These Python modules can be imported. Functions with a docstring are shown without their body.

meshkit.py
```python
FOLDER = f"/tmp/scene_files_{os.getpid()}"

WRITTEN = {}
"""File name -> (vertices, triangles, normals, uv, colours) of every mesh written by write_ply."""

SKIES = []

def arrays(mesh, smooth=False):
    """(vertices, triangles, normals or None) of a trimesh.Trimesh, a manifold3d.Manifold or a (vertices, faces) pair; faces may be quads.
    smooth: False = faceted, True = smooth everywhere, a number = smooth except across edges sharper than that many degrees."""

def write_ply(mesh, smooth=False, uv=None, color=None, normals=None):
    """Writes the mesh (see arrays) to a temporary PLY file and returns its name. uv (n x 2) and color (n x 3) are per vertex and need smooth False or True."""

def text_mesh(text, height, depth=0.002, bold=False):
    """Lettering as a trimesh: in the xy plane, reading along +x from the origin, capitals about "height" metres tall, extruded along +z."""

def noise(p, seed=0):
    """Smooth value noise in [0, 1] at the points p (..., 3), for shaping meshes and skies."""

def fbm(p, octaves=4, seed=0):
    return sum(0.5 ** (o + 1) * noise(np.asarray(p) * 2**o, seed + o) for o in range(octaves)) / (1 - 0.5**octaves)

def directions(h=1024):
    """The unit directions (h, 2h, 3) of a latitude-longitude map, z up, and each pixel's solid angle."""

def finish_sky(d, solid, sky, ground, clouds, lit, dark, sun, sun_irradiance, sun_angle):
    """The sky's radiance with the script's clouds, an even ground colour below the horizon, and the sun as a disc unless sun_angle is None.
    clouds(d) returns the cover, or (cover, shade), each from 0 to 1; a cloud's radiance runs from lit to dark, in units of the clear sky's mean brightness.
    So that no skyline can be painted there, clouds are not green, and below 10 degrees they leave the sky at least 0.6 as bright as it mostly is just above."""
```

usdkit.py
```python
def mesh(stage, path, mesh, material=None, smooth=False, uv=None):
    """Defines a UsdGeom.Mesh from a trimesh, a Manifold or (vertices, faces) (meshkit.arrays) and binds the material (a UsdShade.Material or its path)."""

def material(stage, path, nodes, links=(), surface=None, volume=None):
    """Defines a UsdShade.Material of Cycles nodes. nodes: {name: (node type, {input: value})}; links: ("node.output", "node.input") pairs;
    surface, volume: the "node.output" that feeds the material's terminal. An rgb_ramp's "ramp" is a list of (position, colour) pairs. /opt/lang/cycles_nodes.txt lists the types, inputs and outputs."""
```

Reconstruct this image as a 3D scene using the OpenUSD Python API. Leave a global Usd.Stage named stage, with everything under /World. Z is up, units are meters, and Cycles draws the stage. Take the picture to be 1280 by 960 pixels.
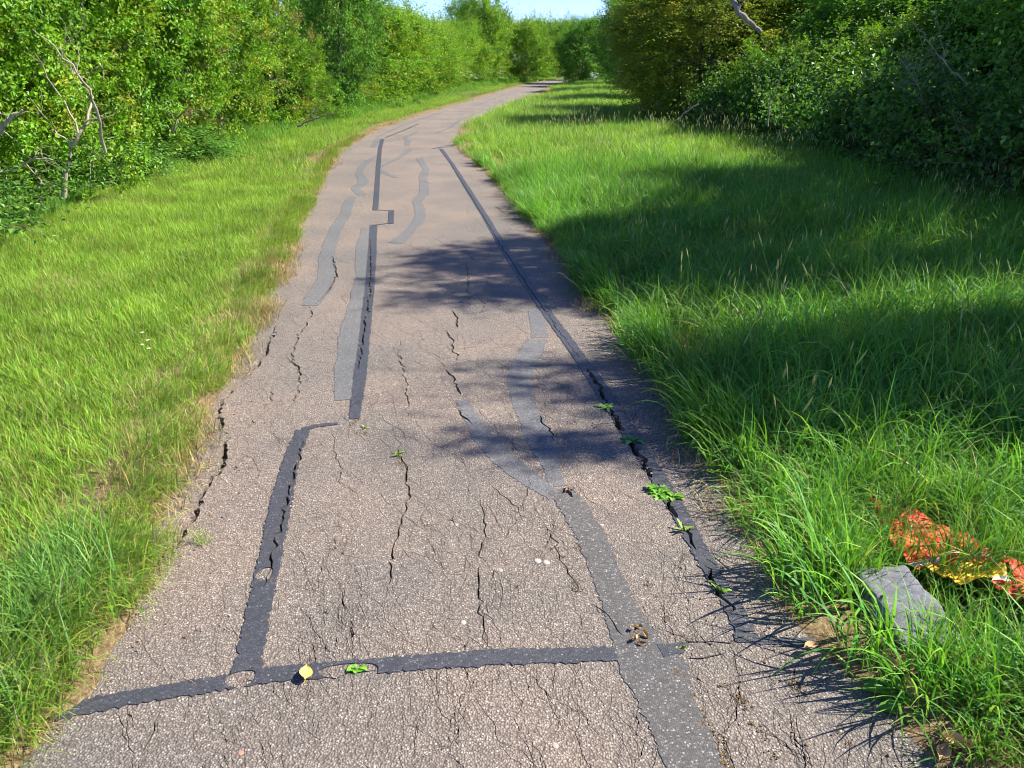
import math, sys
import numpy as np, trimesh, shapely
from shapely.geometry import Polygon, LineString, Point
from shapely.ops import unary_union
sys.path.insert(0, "/opt/lang")
import usdkit, meshkit
from pxr import Usd, UsdGeom, UsdLux, UsdShade, Gf, Sdf, Vt

stage = Usd.Stage.CreateInMemory()
UsdGeom.SetStageUpAxis(stage, "Z")
UsdGeom.SetStageMetersPerUnit(stage, 1.0)
UsdGeom.Xform.Define(stage, "/World")
UsdGeom.Scope.Define(stage, "/World/Looks")
R = np.random.default_rng(7)

# ------------------------------------------------------------------ camera, sky, sun, exposure
CAM_H, PITCH, FPX = 1.55, math.radians(22.8), 963.0
SUN_AZ, SUN_EL = math.radians(83), math.radians(45)      # azimuth measured from the view direction (+y) towards +x
EXPOSURE = 1.42
cam = UsdGeom.Camera.Define(stage, "/World/camera")
cam.CreateHorizontalApertureAttr(36.0); cam.CreateVerticalApertureAttr(27.0)
cam.CreateFocalLengthAttr(36.0 * FPX / 1280)
cam.CreateClippingRangeAttr(Gf.Vec2f(0.05, 5000))
cam.CreateExposureAttr(EXPOSURE)
cam.AddTranslateOp().Set(Gf.Vec3d(0, 0, CAM_H)); cam.AddRotateXOp().Set(90 - math.degrees(PITCH))

dome = UsdLux.DomeLight.Define(stage, "/World/sky")
sky = usdkit.material(stage, "/World/Looks/sky_look", {
    "s": ("sky_texture", {"sky_type": "single_scattering", "sun_disc": False, "sun_elevation": SUN_EL, "sun_rotation": SUN_AZ, "aerosol_density": 0.15, "air_density": 0.75, "ozone_density": 2.0}),
    "t": ("mix_color", {"blend_type": "multiply", "fac": 1.0, "b": (0.57, 0.64, 0.98), "use_clamp": False}),
    "b": ("background_shader", {"strength": 0.115})}, [("s.color", "t.a"), ("t.result", "b.color")], surface="b.background")
UsdShade.MaterialBindingAPI.Apply(dome.GetPrim()).Bind(sky)
dome.GetPrim().SetCustomDataByKey("kind", "structure")
sun = UsdLux.DistantLight.Define(stage, "/World/sun")
sun.CreateNormalizeAttr(True); sun.CreateIntensityAttr(1.25); sun.CreateAngleAttr(0.5); sun.CreateColorAttr(Gf.Vec3f(1.0, 0.95, 0.86))
SUN = np.array([math.sin(SUN_AZ) * math.cos(SUN_EL), math.cos(SUN_AZ) * math.cos(SUN_EL), math.sin(SUN_EL)])
zax = Gf.Vec3d(*map(float, SUN)); xax = Gf.Cross(Gf.Vec3d(0, 0, 1), zax).GetNormalized(); yax = Gf.Cross(zax, xax)
sun.AddTransformOp().Set(Gf.Matrix4d(*xax, 0, *yax, 0, *zax, 0, 0, 0, 30, 1))

# ------------------------------------------------------------------ helpers
CT, ST = math.cos(PITCH), math.sin(PITCH)
def gp(px, py, z=0.0):
    """The point of the level z under a pixel of the 1280 x 960 photograph."""
    u, v = (px - 640) / FPX, (480 - py) / FPX
    d = np.array([u, CT + v * ST, -ST + v * CT])
    return np.array([0, 0, CAM_H]) + d * ((z - CAM_H) / d[2])
def pxm(px, py):
    """Metres per pixel at the ground there."""
    p = gp(px, py); return (p[1] * CT + CAM_H * ST) / FPX

used = {}
def numbered(parent, name):
    k = (parent, name); n = used.get(k, 0); used[k] = n + 1
    return name if n == 0 else f"{name}_{n:03d}"
def path_of(parent, name):
    base = "/World" if parent is None else str(parent.GetPath())
    return f"{base}/{numbered(base, name)}"
def tag(o, label=None, cat=None, group=None, kind=None):
    for k, v in (("label", label), ("category", cat), ("group", group), ("kind", kind)):
        if v: o.SetCustomDataByKey(k, v)
    return o
def thing(name, label=None, cat=None, loc=(0, 0, 0), rz=0.0, group=None, kind=None, scale=(1, 1, 1), tilt=(0, 0)):
    x = UsdGeom.Xform.Define(stage, path_of(None, name))
    place(x.GetPrim(), loc, rz, scale, tilt)
    return tag(x.GetPrim(), label, cat, group, kind)
def place(prim, loc, rz=0.0, scale=(1, 1, 1), tilt=(0, 0)):
    c, s = math.cos(rz), math.sin(rz)
    M = np.array([[c, -s, 0], [s, c, 0], [0, 0, 1.0]]) @ trimesh.transformations.euler_matrix(tilt[0], tilt[1], 0)[:3, :3] @ np.diag(scale)
    m = np.eye(4); m[:3, :3] = M; m[:3, 3] = loc
    xf = UsdGeom.Xformable(prim); xf.ClearXformOpOrder()
    xf.AddTransformOp().Set(Gf.Matrix4d(*m.T.ravel().tolist()))
def copy(first, name, label, loc, rz, scale=(1, 1, 1), group=None, tilt=(0, 0)):
    x = UsdGeom.Xform.Define(stage, path_of(None, name)).GetPrim()
    x.GetReferences().AddInternalReference(first.GetPath()); x.SetInstanceable(True)
    place(x, loc, rz, scale, tilt)
    tag(x, label, first.GetCustomDataByKey("category"), group)
    return x
def obj(name, mesh, mat, parent=None, tint=None, smooth=False, **kw):
    m = usdkit.mesh(stage, path_of(parent, name), mesh, MAT[mat] if isinstance(mat, str) else mat, smooth=smooth)
    if tint is not None:
        UsdGeom.PrimvarsAPI(m).CreatePrimvar("tint", Sdf.ValueTypeNames.Color3fArray, "vertex").Set(Vt.Vec3fArray.FromNumpy(np.asarray(tint, np.float32)))
    return tag(m.GetPrim(), **kw)
def cat(*parts):
    """Joins (vertices, faces, tints) triples."""
    V, F, T, n = [], [], [], 0
    for v, f, t in parts:
        V.append(v); F.append(f + n); T.append(t); n += len(v)
    return np.vstack(V), np.vstack(F), np.vstack(T)
def unit(a):
    return a / (np.linalg.norm(a, axis=-1, keepdims=True) + 1e-12)
def tube(pts, rad, sides=6):
    p = np.asarray(pts, float); t = unit(np.gradient(p, axis=0))
    a = unit(np.cross(t, np.where(np.abs(t[:, 2:]) < 0.9, [0, 0, 1.0], [1.0, 0, 0]))); b = np.cross(t, a)
    ang = np.arange(sides) * 2 * np.pi / sides
    rad = np.broadcast_to(rad, len(p))
    v = p[:, None] + rad[:, None, None] * (np.cos(ang)[None, :, None] * a[:, None] + np.sin(ang)[None, :, None] * b[:, None])
    i, j = np.meshgrid(np.arange(len(p) - 1), np.arange(sides), indexing="ij")
    q = np.stack([i * sides + j, i * sides + (j + 1) % sides, (i + 1) * sides + (j + 1) % sides, (i + 1) * sides + j], -1).reshape(-1, 4)
    f = np.vstack([q[:, [0, 1, 2]], q[:, [0, 2, 3]]])
    tipc = len(v.reshape(-1, 3)); vv = np.vstack([v.reshape(-1, 3), p[-1:]])
    e = (len(p) - 1) * sides
    cap = np.array([[e + k, e + (k + 1) % sides, tipc] for k in range(sides)])
    return vv, np.vstack([f, cap])
def join(meshes):
    V, F, n = [], [], 0
    for v, f in meshes:
        V.append(v); F.append(f + n); n += len(v)
    return np.vstack(V), np.vstack(F)
def wiggle(a, b, n, amp, rng, sag=0.0):
    t = np.linspace(0, 1, n)[:, None]
    p = np.asarray(a) * (1 - t) + np.asarray(b) * t
    off = np.cumsum(rng.normal(0, amp, (n, 3)), 0); off -= off[0] * (1 - t) + off[-1] * t
    p = p + off; p[:, 2] -= sag * (4 * t * (1 - t))[:, 0]
    return p

# ------------------------------------------------------------------ materials
MAT = {}
def mat(name, nodes, links=(), surface="p.BSDF"):
    MAT[name] = usdkit.material(stage, f"/World/Looks/{name}", nodes, links, surface=surface)
def leaf_mat(name, rough=0.45, trans=0.35, spec=0.4, tgain=(1.25, 1.2, 0.6)):
    mat(name, {"a": ("attribute", {"attribute": "tint"}),
        "g": ("geometry", {}), "n": ("noise_texture", {"scale": 1.7, "detail": 1}),
        "h": ("map_range", {"from_min": 0.3, "from_max": 0.7, "to_min": 0.78, "to_max": 1.22}),
        "c": ("mix_color", {"blend_type": "multiply", "fac": 1.0, "use_clamp": False}),
        "t": ("mix_color", {"blend_type": "multiply", "fac": 1.0, "b": tgain, "use_clamp": False}),
        "p": ("principled_bsdf", {"roughness": rough, "specular_ior_level": spec}),
        "tr": ("translucent_bsdf", {}), "m": ("mix_closure", {"fac": trans})},
        [("g.position", "n.vector"), ("n.fac", "h.value"), ("a.color", "c.a"), ("h.result", "c.b"), ("c.result", "p.base_color"), ("c.result", "t.a"), ("t.result", "tr.color"), ("p.BSDF", "m.closure1"), ("tr.BSDF", "m.closure2")], "m.closure")
leaf_mat("leaf", 0.48, 0.34, 0.25)
leaf_mat("grass", 0.5, 0.38, 0.25)
leaf_mat("dry", 0.8, 0.2, 0.1, (1.0, 0.95, 0.8))
leaf_mat("petal", 0.7, 0.3, 0.2, (1, 1, 1))
def bark(name, c1, c2, scale=18):
    mat(name, {"g": ("texture_coordinate", {}), "mp": ("mapping", {"scale": (1, 1, 0.3)}), "n": ("noise_texture", {"scale": scale, "detail": 6, "roughness": 0.65}),
        "r": ("rgb_ramp", {"ramp": [(0.3, c1), (0.7, c2)]}), "b": ("bump", {"strength": 0.7, "distance": 0.01}), "p": ("principled_bsdf", {"roughness": 0.85, "specular_ior_level": 0.2})},
        [("g.object", "mp.vector"), ("mp.vector", "n.vector"), ("n.fac", "r.fac"), ("r.color", "p.base_color"), ("n.fac", "b.height"), ("b.normal", "p.normal")])
bark("bark_grey", (0.12, 0.095, 0.07), (0.30, 0.25, 0.20))
bark("bark_pale", (0.20, 0.155, 0.11), (0.46, 0.39, 0.30), 30)
bark("bark_dark", (0.05, 0.035, 0.025), (0.16, 0.12, 0.09))
# soil under the grass: brown earth, green-brown litter
mat("soil", {"g": ("geometry", {}), "n": ("noise_texture", {"scale": 9, "detail": 8, "roughness": 0.7}), "n2": ("noise_texture", {"scale": 0.6, "detail": 4}),
    "r": ("rgb_ramp", {"ramp": [(0.3, (0.035, 0.03, 0.014)), (0.5, (0.07, 0.065, 0.025)), (0.7, (0.13, 0.10, 0.05))]}),
    "r2": ("rgb_ramp", {"ramp": [(0.4, (0.05, 0.075, 0.02)), (0.6, (0.09, 0.11, 0.03))]}), "mx": ("mix_color", {"fac": 0.5}),
    "b": ("bump", {"strength": 0.8, "distance": 0.02}), "p": ("principled_bsdf", {"roughness": 0.95, "specular_ior_level": 0.1})},
    [("g.position", "n.vector"), ("g.position", "n2.vector"), ("n.fac", "r.fac"), ("n2.fac", "r2.fac"), ("r.color", "mx.a"), ("r2.color", "mx.b"), ("mx.result", "p.base_color"), ("n.fac", "b.height"), ("b.normal", "p.normal")])
def asphalt(name, scale, stones, binder, gap, tone, bump=0.9, dist=0.004, rough=0.85, big=((0.85, 0.85, 0.86), (1.08, 1.03, 1.0)), spec=0.3):
    """Stone chips (a cell each) set in a binder, with slow changes of tone and wear."""
    mat(name, {"g": ("geometry", {}),
        "v": ("voronoi_texture", {"feature": "f1", "scale": scale}),
        "s": ("separate_color", {}), "r": ("rgb_ramp", {"ramp": stones}),
        "k": ("map_range", {"from_min": 0.62, "from_max": 0.62 - gap, "clamp": True}), "mx": ("mix_color", {"a": binder}),
        "n": ("noise_texture", {"scale": 1.1, "detail": 3, "roughness": 0.6}), "nr": ("rgb_ramp", {"ramp": [(0.35, big[0]), (0.65, big[1])]}),
        "n3": ("noise_texture", {"scale": 40, "detail": 4, "roughness": 0.75}), "n3r": ("map_range", {"from_min": 0.3, "from_max": 0.7, "to_min": 0.80, "to_max": 1.20}),
        "m2": ("mix_color", {"blend_type": "multiply", "fac": 1.0, "use_clamp": False}), "m3": ("mix_color", {"blend_type": "multiply", "fac": 1.0, "use_clamp": False}),
        "m4": ("mix_color", {"blend_type": "multiply", "fac": 1.0, "b": (tone, tone, tone), "use_clamp": False}),
        "hh": ("math", {"math_type": "multiply_add", "value2": -1.0}), "hn": ("math", {"math_type": "multiply", "value2": 0.6}),
        "b": ("bump", {"strength": bump, "distance": dist}),
        "p": ("principled_bsdf", {"roughness": rough, "specular_ior_level": spec})},
        [("g.position", "v.vector"), ("v.color", "s.color"), ("s.r", "r.fac"), ("v.distance", "k.value"), ("k.result", "mx.fac"), ("r.color", "mx.b"),
         ("g.position", "n.vector"), ("n.fac", "nr.fac"), ("g.position", "n3.vector"), ("n3.fac", "n3r.value"),
         ("mx.result", "m2.a"), ("nr.color", "m2.b"), ("m2.result", "m3.a"), ("n3r.result", "m3.b"), ("m3.result", "m4.a"), ("m4.result", "p.base_color"),
         ("n3.fac", "hn.value1"), ("v.distance", "hh.value1"), ("hn.value", "hh.value3"), ("hh.value", "b.height"), ("b.normal", "p.normal")])
asphalt("path_asphalt", 165, [(0.0, (0.148, 0.125, 0.101)), (0.35, (0.194, 0.163, 0.131)), (0.7, (0.240, 0.202, 0.164)), (0.9, (0.301, 0.253, 0.206)), (0.97, (0.382, 0.334, 0.276)), (1.0, (0.496, 0.454, 0.383))], (0.122, 0.104, 0.086), 0.24, 1.0,
        big=((0.80, 0.82, 0.84), (1.12, 1.03, 0.97)))
asphalt("grey_repair", 190, [(0.0, (0.072, 0.068, 0.062)), (0.6, (0.11, 0.105, 0.096)), (0.9, (0.17, 0.162, 0.15)), (1.0, (0.36, 0.35, 0.33))], (0.087, 0.083, 0.077), 0.12, 0.86, bump=0.6, dist=0.002)
asphalt("mid_repair", 190, [(0.0, (0.11, 0.11, 0.105)), (0.6, (0.15, 0.15, 0.143)), (0.9, (0.21, 0.205, 0.195)), (1.0, (0.34, 0.33, 0.31))], (0.125, 0.125, 0.12), 0.10, 0.78, bump=0.5, dist=0.0015)
asphalt("pale_repair", 190, [(0.0, (0.13, 0.13, 0.13)), (0.6, (0.18, 0.185, 0.185)), (0.9, (0.25, 0.25, 0.24)), (1.0, (0.38, 0.37, 0.35))], (0.15, 0.148, 0.145), 0.16, 0.69, bump=0.8, dist=0.003)
asphalt("tar", 170, [(0.0, (0.022, 0.024, 0.028)), (0.7, (0.04, 0.042, 0.046)), (0.95, (0.06, 0.06, 0.063)), (1.0, (0.14, 0.14, 0.13))], (0.03, 0.031, 0.035), 0.10, 1.25, bump=0.55, dist=0.002, rough=0.62, spec=0.4)

# ------------------------------------------------------------------ the path
from scipy.interpolate import PchipInterpolator, CubicSpline
CY = np.array([-8, -2, 1.3, 3.5, 6.2, 10.5, 16.3, 22.7, 29.7, 39.5, 54, 66, 76, 90, 110, 160])
CX = np.array([1.45, 0.48, -0.07, -0.40, -0.80, -1.42, -2.20, -2.02, -1.25, -0.12, 1.6, 3.5, 6.0, 11.5, 23, 62])
cx_of = CubicSpline(CY, CX)
HALF = PchipInterpolator([-8, 1.3, 3.4, 6.2, 12, 16.3, 40, 160], [1.10, 1.09, 1.11, 1.11, 1.03, 0.98, 0.98, 0.98])
def along(side, y):
    return cx_of(y) + side * HALF(y) * np.sqrt(1 + cx_of(y, 1) ** 2)
TRACED = {-1: [(20, 960), (88, 880), (135, 800), (180, 720), (218, 610), (252, 520), (302, 445), (332, 380), (361, 320), (386, 268), (411, 215), (437, 182)],
          1: [(1185, 960), (1110, 880), (1030, 800), (950, 700), (895, 600), (832, 500), (772, 420), (721, 355), (681, 300), (641, 255), (601, 210), (568, 177)]}
EDGE = {}
for sd, px in TRACED.items():
    t = np.array([gp(*c_)[:2] for c_ in px]); far = np.arange(t[-1, 1] + 3, 160, 2.0); near = np.array([-8, -4, -1, 0.3])
    EDGE[sd] = PchipInterpolator(np.r_[near, t[:, 1], far], np.r_[along(sd, near) + (t[0, 0] - along(sd, t[0, 1])), t[:, 0], along(sd, far)])
def edge(side, y):
    return EDGE[side](np.clip(y, -8, 158))
ys = np.concatenate([np.arange(-8, 10, 0.04), np.arange(10, 30, 0.15), np.arange(30, 160, 0.8)])
def ragged(side, y, seed):
    p = np.stack([np.full_like(y, 3.1 * side), y * 2.2, np.zeros_like(y)], 1)
    q = np.stack([np.full_like(y, 7.7 * side), y * 13.0, np.zeros_like(y)], 1)
    return edge(side, y) + side * ((meshkit.fbm(p, 3, seed) - 0.5) * 0.09 + (meshkit.fbm(q, 3, seed + 9) - 0.5) * 0.045)
lx, rx_ = ragged(-1, ys, 3), ragged(1, ys, 5)
outline = Polygon(np.vstack([np.stack([lx, ys], 1), np.stack([rx_, ys], 1)[::-1]])).buffer(0)

def band(nodes, rng, jag=0.06, step=0.009, rag=0.0032):
    """A strip from pixel nodes (x, y, width in pixels): a ragged polygon on the ground."""
    P = np.array([gp(a, b)[:2] for a, b, _ in nodes]); W = np.array([w * pxm(a, b) for a, b, w in nodes])
    s = np.concatenate([[0], np.cumsum(np.linalg.norm(np.diff(P, axis=0), axis=1))])
    n = max(6, int(s[-1] / step)); t = np.unique(np.concatenate([np.linspace(0, s[-1], n), s]))
    x = np.stack([np.interp(t, s, P[:, 0]), np.interp(t, s, P[:, 1])], 1); w = np.interp(t, s, W)
    nd = len(t); k = rng.integers(1, 9999)
    tt = np.stack([t * 4.5, np.full(nd, 0.3), np.full(nd, k)], 1)
    d = np.gradient(x, axis=0); d = unit(d); nn = np.stack([-d[:, 1], d[:, 0]], 1)
    lo = (meshkit.fbm(tt, 3, 1) - 0.5) * 2 * jag * w + rng.normal(0, rag, nd)
    ro = (meshkit.fbm(tt, 3, 2) - 0.5) * 2 * jag * w + rng.normal(0, rag, nd)
    L, Rr = x + nn * (w / 2 + lo)[:, None], x - nn * (w / 2 + ro)[:, None]
    return Polygon(np.vstack([L, Rr[::-1]])).buffer(0).buffer(0.0006).simplify(0.0006)
def crack(nodes, width, rng, jit=0.27, sub=0.025, vary=0.6):
    """An irregular thin gap through pixel nodes."""
    P = np.array([gp(a, b)[:2] for a, b in nodes])
    return crack_world(P, width, rng, jit, sub, vary)
def crack_world(P, width, rng, jit=0.35, sub=0.025, vary=0.6):
    s = np.concatenate([[0], np.cumsum(np.linalg.norm(np.diff(P, axis=0), axis=1))])
    n = max(4, int(s[-1] / sub)); t = np.linspace(0, s[-1], n)
    x = np.stack([np.interp(t, s, P[:, 0]), np.interp(t, s, P[:, 1])], 1) + rng.normal(0, jit * sub, (n, 2)) * np.r_[0, np.ones(n - 2), 0][:, None]
    w = width * (0.45 + vary * rng.random(n)) * np.minimum(1, 0.3 + 2.2 * np.minimum(t, s[-1] - t) / max(s[-1], 1e-6) * 2)
    w = np.maximum(w, 0.0009)
    d = unit(np.gradient(x, axis=0)); nn = np.stack([-d[:, 1], d[:, 0]], 1)
    L, Rr = x + nn * w[:, None] / 2, x - nn * w[:, None] / 2
    return [Polygon([L[i], L[i + 1], Rr[i + 1], Rr[i]]).buffer(0.0002) for i in range(n - 1)]

rc = np.random.default_rng(21)
# cracks drawn where the photograph has them
CR = []
for nodes, w in [
    ([(345, 408), (335, 430), (333, 442), (315, 465), (292, 484), (276, 505), (274, 522), (278, 532), (262, 548), (250, 565), (238, 572)], 0.020),
    ([(288, 546), (280, 565), (283, 575), (270, 590), (262, 605), (248, 628), (246, 642), (236, 655), (226, 672), (214, 688), (198, 706)], 0.021),
    ([(385, 383), (390, 392), (380, 408), (372, 420), (366, 438), (365, 452), (377, 470), (374, 486), (365, 505)], 0.011),
    ([(342, 488), (338, 500), (322, 518), (308, 538)], 0.008),
    ([(415, 320), (421, 345), (410, 365), (396, 380)], 0.014),
    ([(462, 300), (463, 340), (461, 370), (455, 410), (450, 450), (447, 462)], 0.013),
    ([(377, 550), (372, 575), (364, 605), (357, 640), (349, 665), (342, 690), (334, 716), (329, 735)], 0.009),
    ([(565, 388), (572, 398), (570, 410)], 0.010), ([(558, 414), (566, 425), (568, 440), (572, 450)], 0.011),
    ([(557, 462), (566, 470), (572, 488), (576, 493)], 0.011), ([(572, 512), (582, 524), (590, 530)], 0.010),
    ([(500, 425), (498, 440), (504, 462), (508, 480), (510, 520)], 0.006),
    ([(497, 560), (500, 572), (508, 590), (510, 610), (507, 635), (502, 655), (494, 668), (489, 700), (485, 740)], 0.007),
    ([(416, 540), (417, 560), (425, 585), (426, 605)], 0.004),
    ([(600, 625), (606, 650), (604, 672), (600, 700), (598, 740), (603, 780), (601, 810)], 0.005),
    ([(584, 368), (586, 345), (582, 330)], 0.006), ([(598, 372), (606, 380), (600, 392)], 0.005),
    ([(612, 605), (640, 630), (648, 640)], 0.004), ([(675, 520), (684, 535), (692, 550)], 0.008),
    ([(690, 655), (694, 680), (700, 700), (712, 715), (722, 740)], 0.004), ([(660, 600), (655, 640)], 0.003),
    ([(740, 755), (760, 770), (778, 795)], 0.004),
    ([(618, 258), (624, 262), (630, 266)], 0.010),
    ([(520, 228), (526, 226), (540, 230)], 0.010), ([(497, 236), (512, 233), (532, 231)], 0.007),
    ([(463, 282), (477, 281)], 0.012),
    # along the right hand sealed joint
    ([(735, 462), (745, 476), (752, 490), (758, 505)], 0.020), ([(762, 512), (772, 526), (780, 540)], 0.028), ([(786, 548), (795, 564), (806, 580), (815, 598)], 0.026),
    ([(822, 606), (829, 618), (838, 632), (846, 648)], 0.022), ([(852, 655), (862, 672), (870, 688)], 0.013), ([(880, 708), (893, 728), (903, 748), (912, 768)], 0.012),
    ([(560, 200), (590, 248), (625, 305), (655, 352), (690, 402), (725, 448)], 0.008),
    ([(310, 848), (309, 858)], 0.006), ([(402, 846), (420, 846), (445, 840), (470, 838)], 0.006),
    ([(850, 806), (885, 801), (930, 797)], 0.005), ([(860, 823), (905, 817)], 0.006),
    ([(200, 890), (190, 915), (175, 945)], 0.004), ([(705, 610), (715, 622)], 0.02),
]:
    CR += crack(nodes, w * 1.3, rc)
# the fine web of hairline cracks: wander mainly along the path
hair = []
def wander(p, a, n, w, depth=0):
    pts = [p]
    for i in range(n):
        a += rc.normal(0, 0.5); a += (math.pi / 2 + 0.12 - a) * 0.3
        p = p + np.array([math.cos(a), math.sin(a)]) * rc.uniform(0.015, 0.06); pts.append(p)
        if depth < 2 and n > 5 and rc.random() < 0.13:
            wander(p, a + rc.choice([-1, 1]) * rc.uniform(0.5, 1.2), max(2, int(n * rc.uniform(0.2, 0.6))), w * 0.7, depth + 1)
    if len(pts) > 2: hair.extend(crack_world(np.array(pts), w, rc, sub=0.018, jit=0.22))
for k in range(330):
    y0 = 1.1 + 8.0 * rc.random() ** 1.6
    u = rc.normal(-0.02, 0.40) if rc.random() < 0.7 else rc.uniform(-0.9, 0.9)
    if abs(u) > 0.96: continue
    wander(np.array([cx_of(y0) + u * HALF(y0), y0]), math.pi / 2 + rc.normal(0.1, 0.3), int(2 + rc.exponential(7)), rc.uniform(0.0009, 0.0024) * (1.4 if rc.random() < 0.1 else 1))
for k in range(260):
    y0 = 1.05 + 2.9 * rc.random() ** 1.3; u = rc.uniform(-0.9, 0.9)
    wander(np.array([cx_of(y0) + u * HALF(y0), y0]), math.pi / 2 + rc.normal(0.1, 0.25), int(2 + rc.exponential(6)), rc.uniform(0.0007, 0.0015), 1)
cracks = unary_union(CR)
path_poly = outline.difference(unary_union([cracks, unary_union(hair)]))
def slab(poly, z0, z1, smallest=2e-5):
    out = []
    for g in getattr(poly, "geoms", [poly]):
        if g.geom_type == "Polygon" and g.area > smallest:
            m = trimesh.creation.extrude_polygon(g, z1 - z0, engine="earcut"); m.apply_translation([0, 0, z0]); out.append(m)
    return trimesh.util.concatenate(out)
path = thing("path", "pinkish grey cracked asphalt footpath winding away between two grass verges", "path", kind="structure")
obj("asphalt_surface", slab(path_poly, -0.05, 0.0), "path_asphalt", path)

rb = np.random.default_rng(5)
def oval(x, y, a, b, rot=0.0):
    m = pxm(x, y); c = gp(x, y)[:2]; fy = gp(x, y - 1)[1] - gp(x, y)[1]
    t = np.linspace(0, 2 * np.pi, 28, endpoint=False)
    r = 1 + 0.06 * np.sin(3 * t + x)
    e = np.stack([np.sign(np.cos(t)) * np.abs(np.cos(t)) ** 0.8 * a * m * r, np.sign(np.sin(t)) * np.abs(np.sin(t)) ** 0.8 * b * fy * r], 1)
    c_, s_ = math.cos(rot), math.sin(rot)
    return Polygon(c + e @ np.array([[c_, s_], [-s_, c_]]))
worn = unary_union([oval(301, 849, 18, 10, 0.2), oval(438, 839, 37, 9, 0.05), oval(331, 718, 10, 8), oval(440, 530, 9, 6)])
S = {}
S["cross"] = band([(60, 893, 26), (130, 879, 27), (200, 866, 26), (285, 853, 27), (330, 845, 26), (400, 838, 26), (480, 832, 27), (560, 826, 26), (640, 821, 26), (720, 819, 25), (778, 818, 24)], rb, 0.07)
S["left_long"] = band([(308, 845, 40), (312, 820, 33), (322, 770, 31), (335, 710, 28), (346, 655, 26), (355, 610, 24), (365, 572, 20), (379, 538, 17)], rb, 0.05)
S["left_jog"] = band([(378, 537, 9), (400, 532, 8), (422, 530, 5)], rb, 0.1)
S["mid_long"] = band([(443, 524, 13), (449, 480, 15), (456, 420, 13), (462, 360, 11), (465, 320, 10), (467, 282, 9)], rb, 0.05)
S["jog"] = band([(465, 282, 3.5), (480, 280, 3), (487, 279, 3)], rb, 0.1)
S["jog_long"] = band([(488.5, 280, 6.5), (489, 263, 6)], rb, 0.04)
S["jog_top"] = band([(490, 263.5, 2.5), (470, 262.5, 2.5)], rb, 0.1)
S["upper_long"] = band([(469, 263, 6.5), (470.5, 245, 6), (472, 222, 5.5), (473.5, 200, 5), (475, 185, 4.5), (478, 174, 4)], rb, 0.05)
S["right_long"] = band([(551, 186, 4), (565, 205, 4.5), (585, 237, 6), (606, 270, 7.5), (628, 308, 9), (655, 350, 11), (690, 400, 13), (722, 443, 16), (752, 487, 19), (776, 525, 20), (806, 570, 21), (838, 622, 22), (866, 672, 22), (892, 718, 23), (915, 757, 24), (932, 790, 27)], rb, 0.05)
S["right_cross"] = band([(918, 797, 16), (950, 799, 17), (990, 803, 15), (1032, 804, 13)], rb, 0.08)
S["right_wedge"] = band([(826, 815, 24), (845, 812, 18), (860, 806, 4)], rb, 0.05)
S["far_star"] = band([(541, 186, 2.5), (552, 184, 6), (567, 183, 2.5)], rb, 0.2)
S["far_thin"] = band([(482, 172, 2.2), (505, 163, 2.2), (523, 155, 2.0)], rb, 0.1)
G = {}
G["beside_mid"] = (band([(432, 500, 26), (434, 470, 30), (438, 430, 30), (444, 400, 28), (450, 370, 24), (455, 345, 20), (453, 325, 17), (454, 305, 16), (459, 285, 13)], rb, 0.1), "grey_repair")
G["left_wavy"] = (band([(388, 382, 22), (402, 362, 26), (409, 345, 24), (408, 325, 20), (412, 305, 18), (420, 285, 15), (432, 268, 13), (436, 252, 12), (442, 246, 9)], rb, 0.12), "grey_repair")
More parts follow.
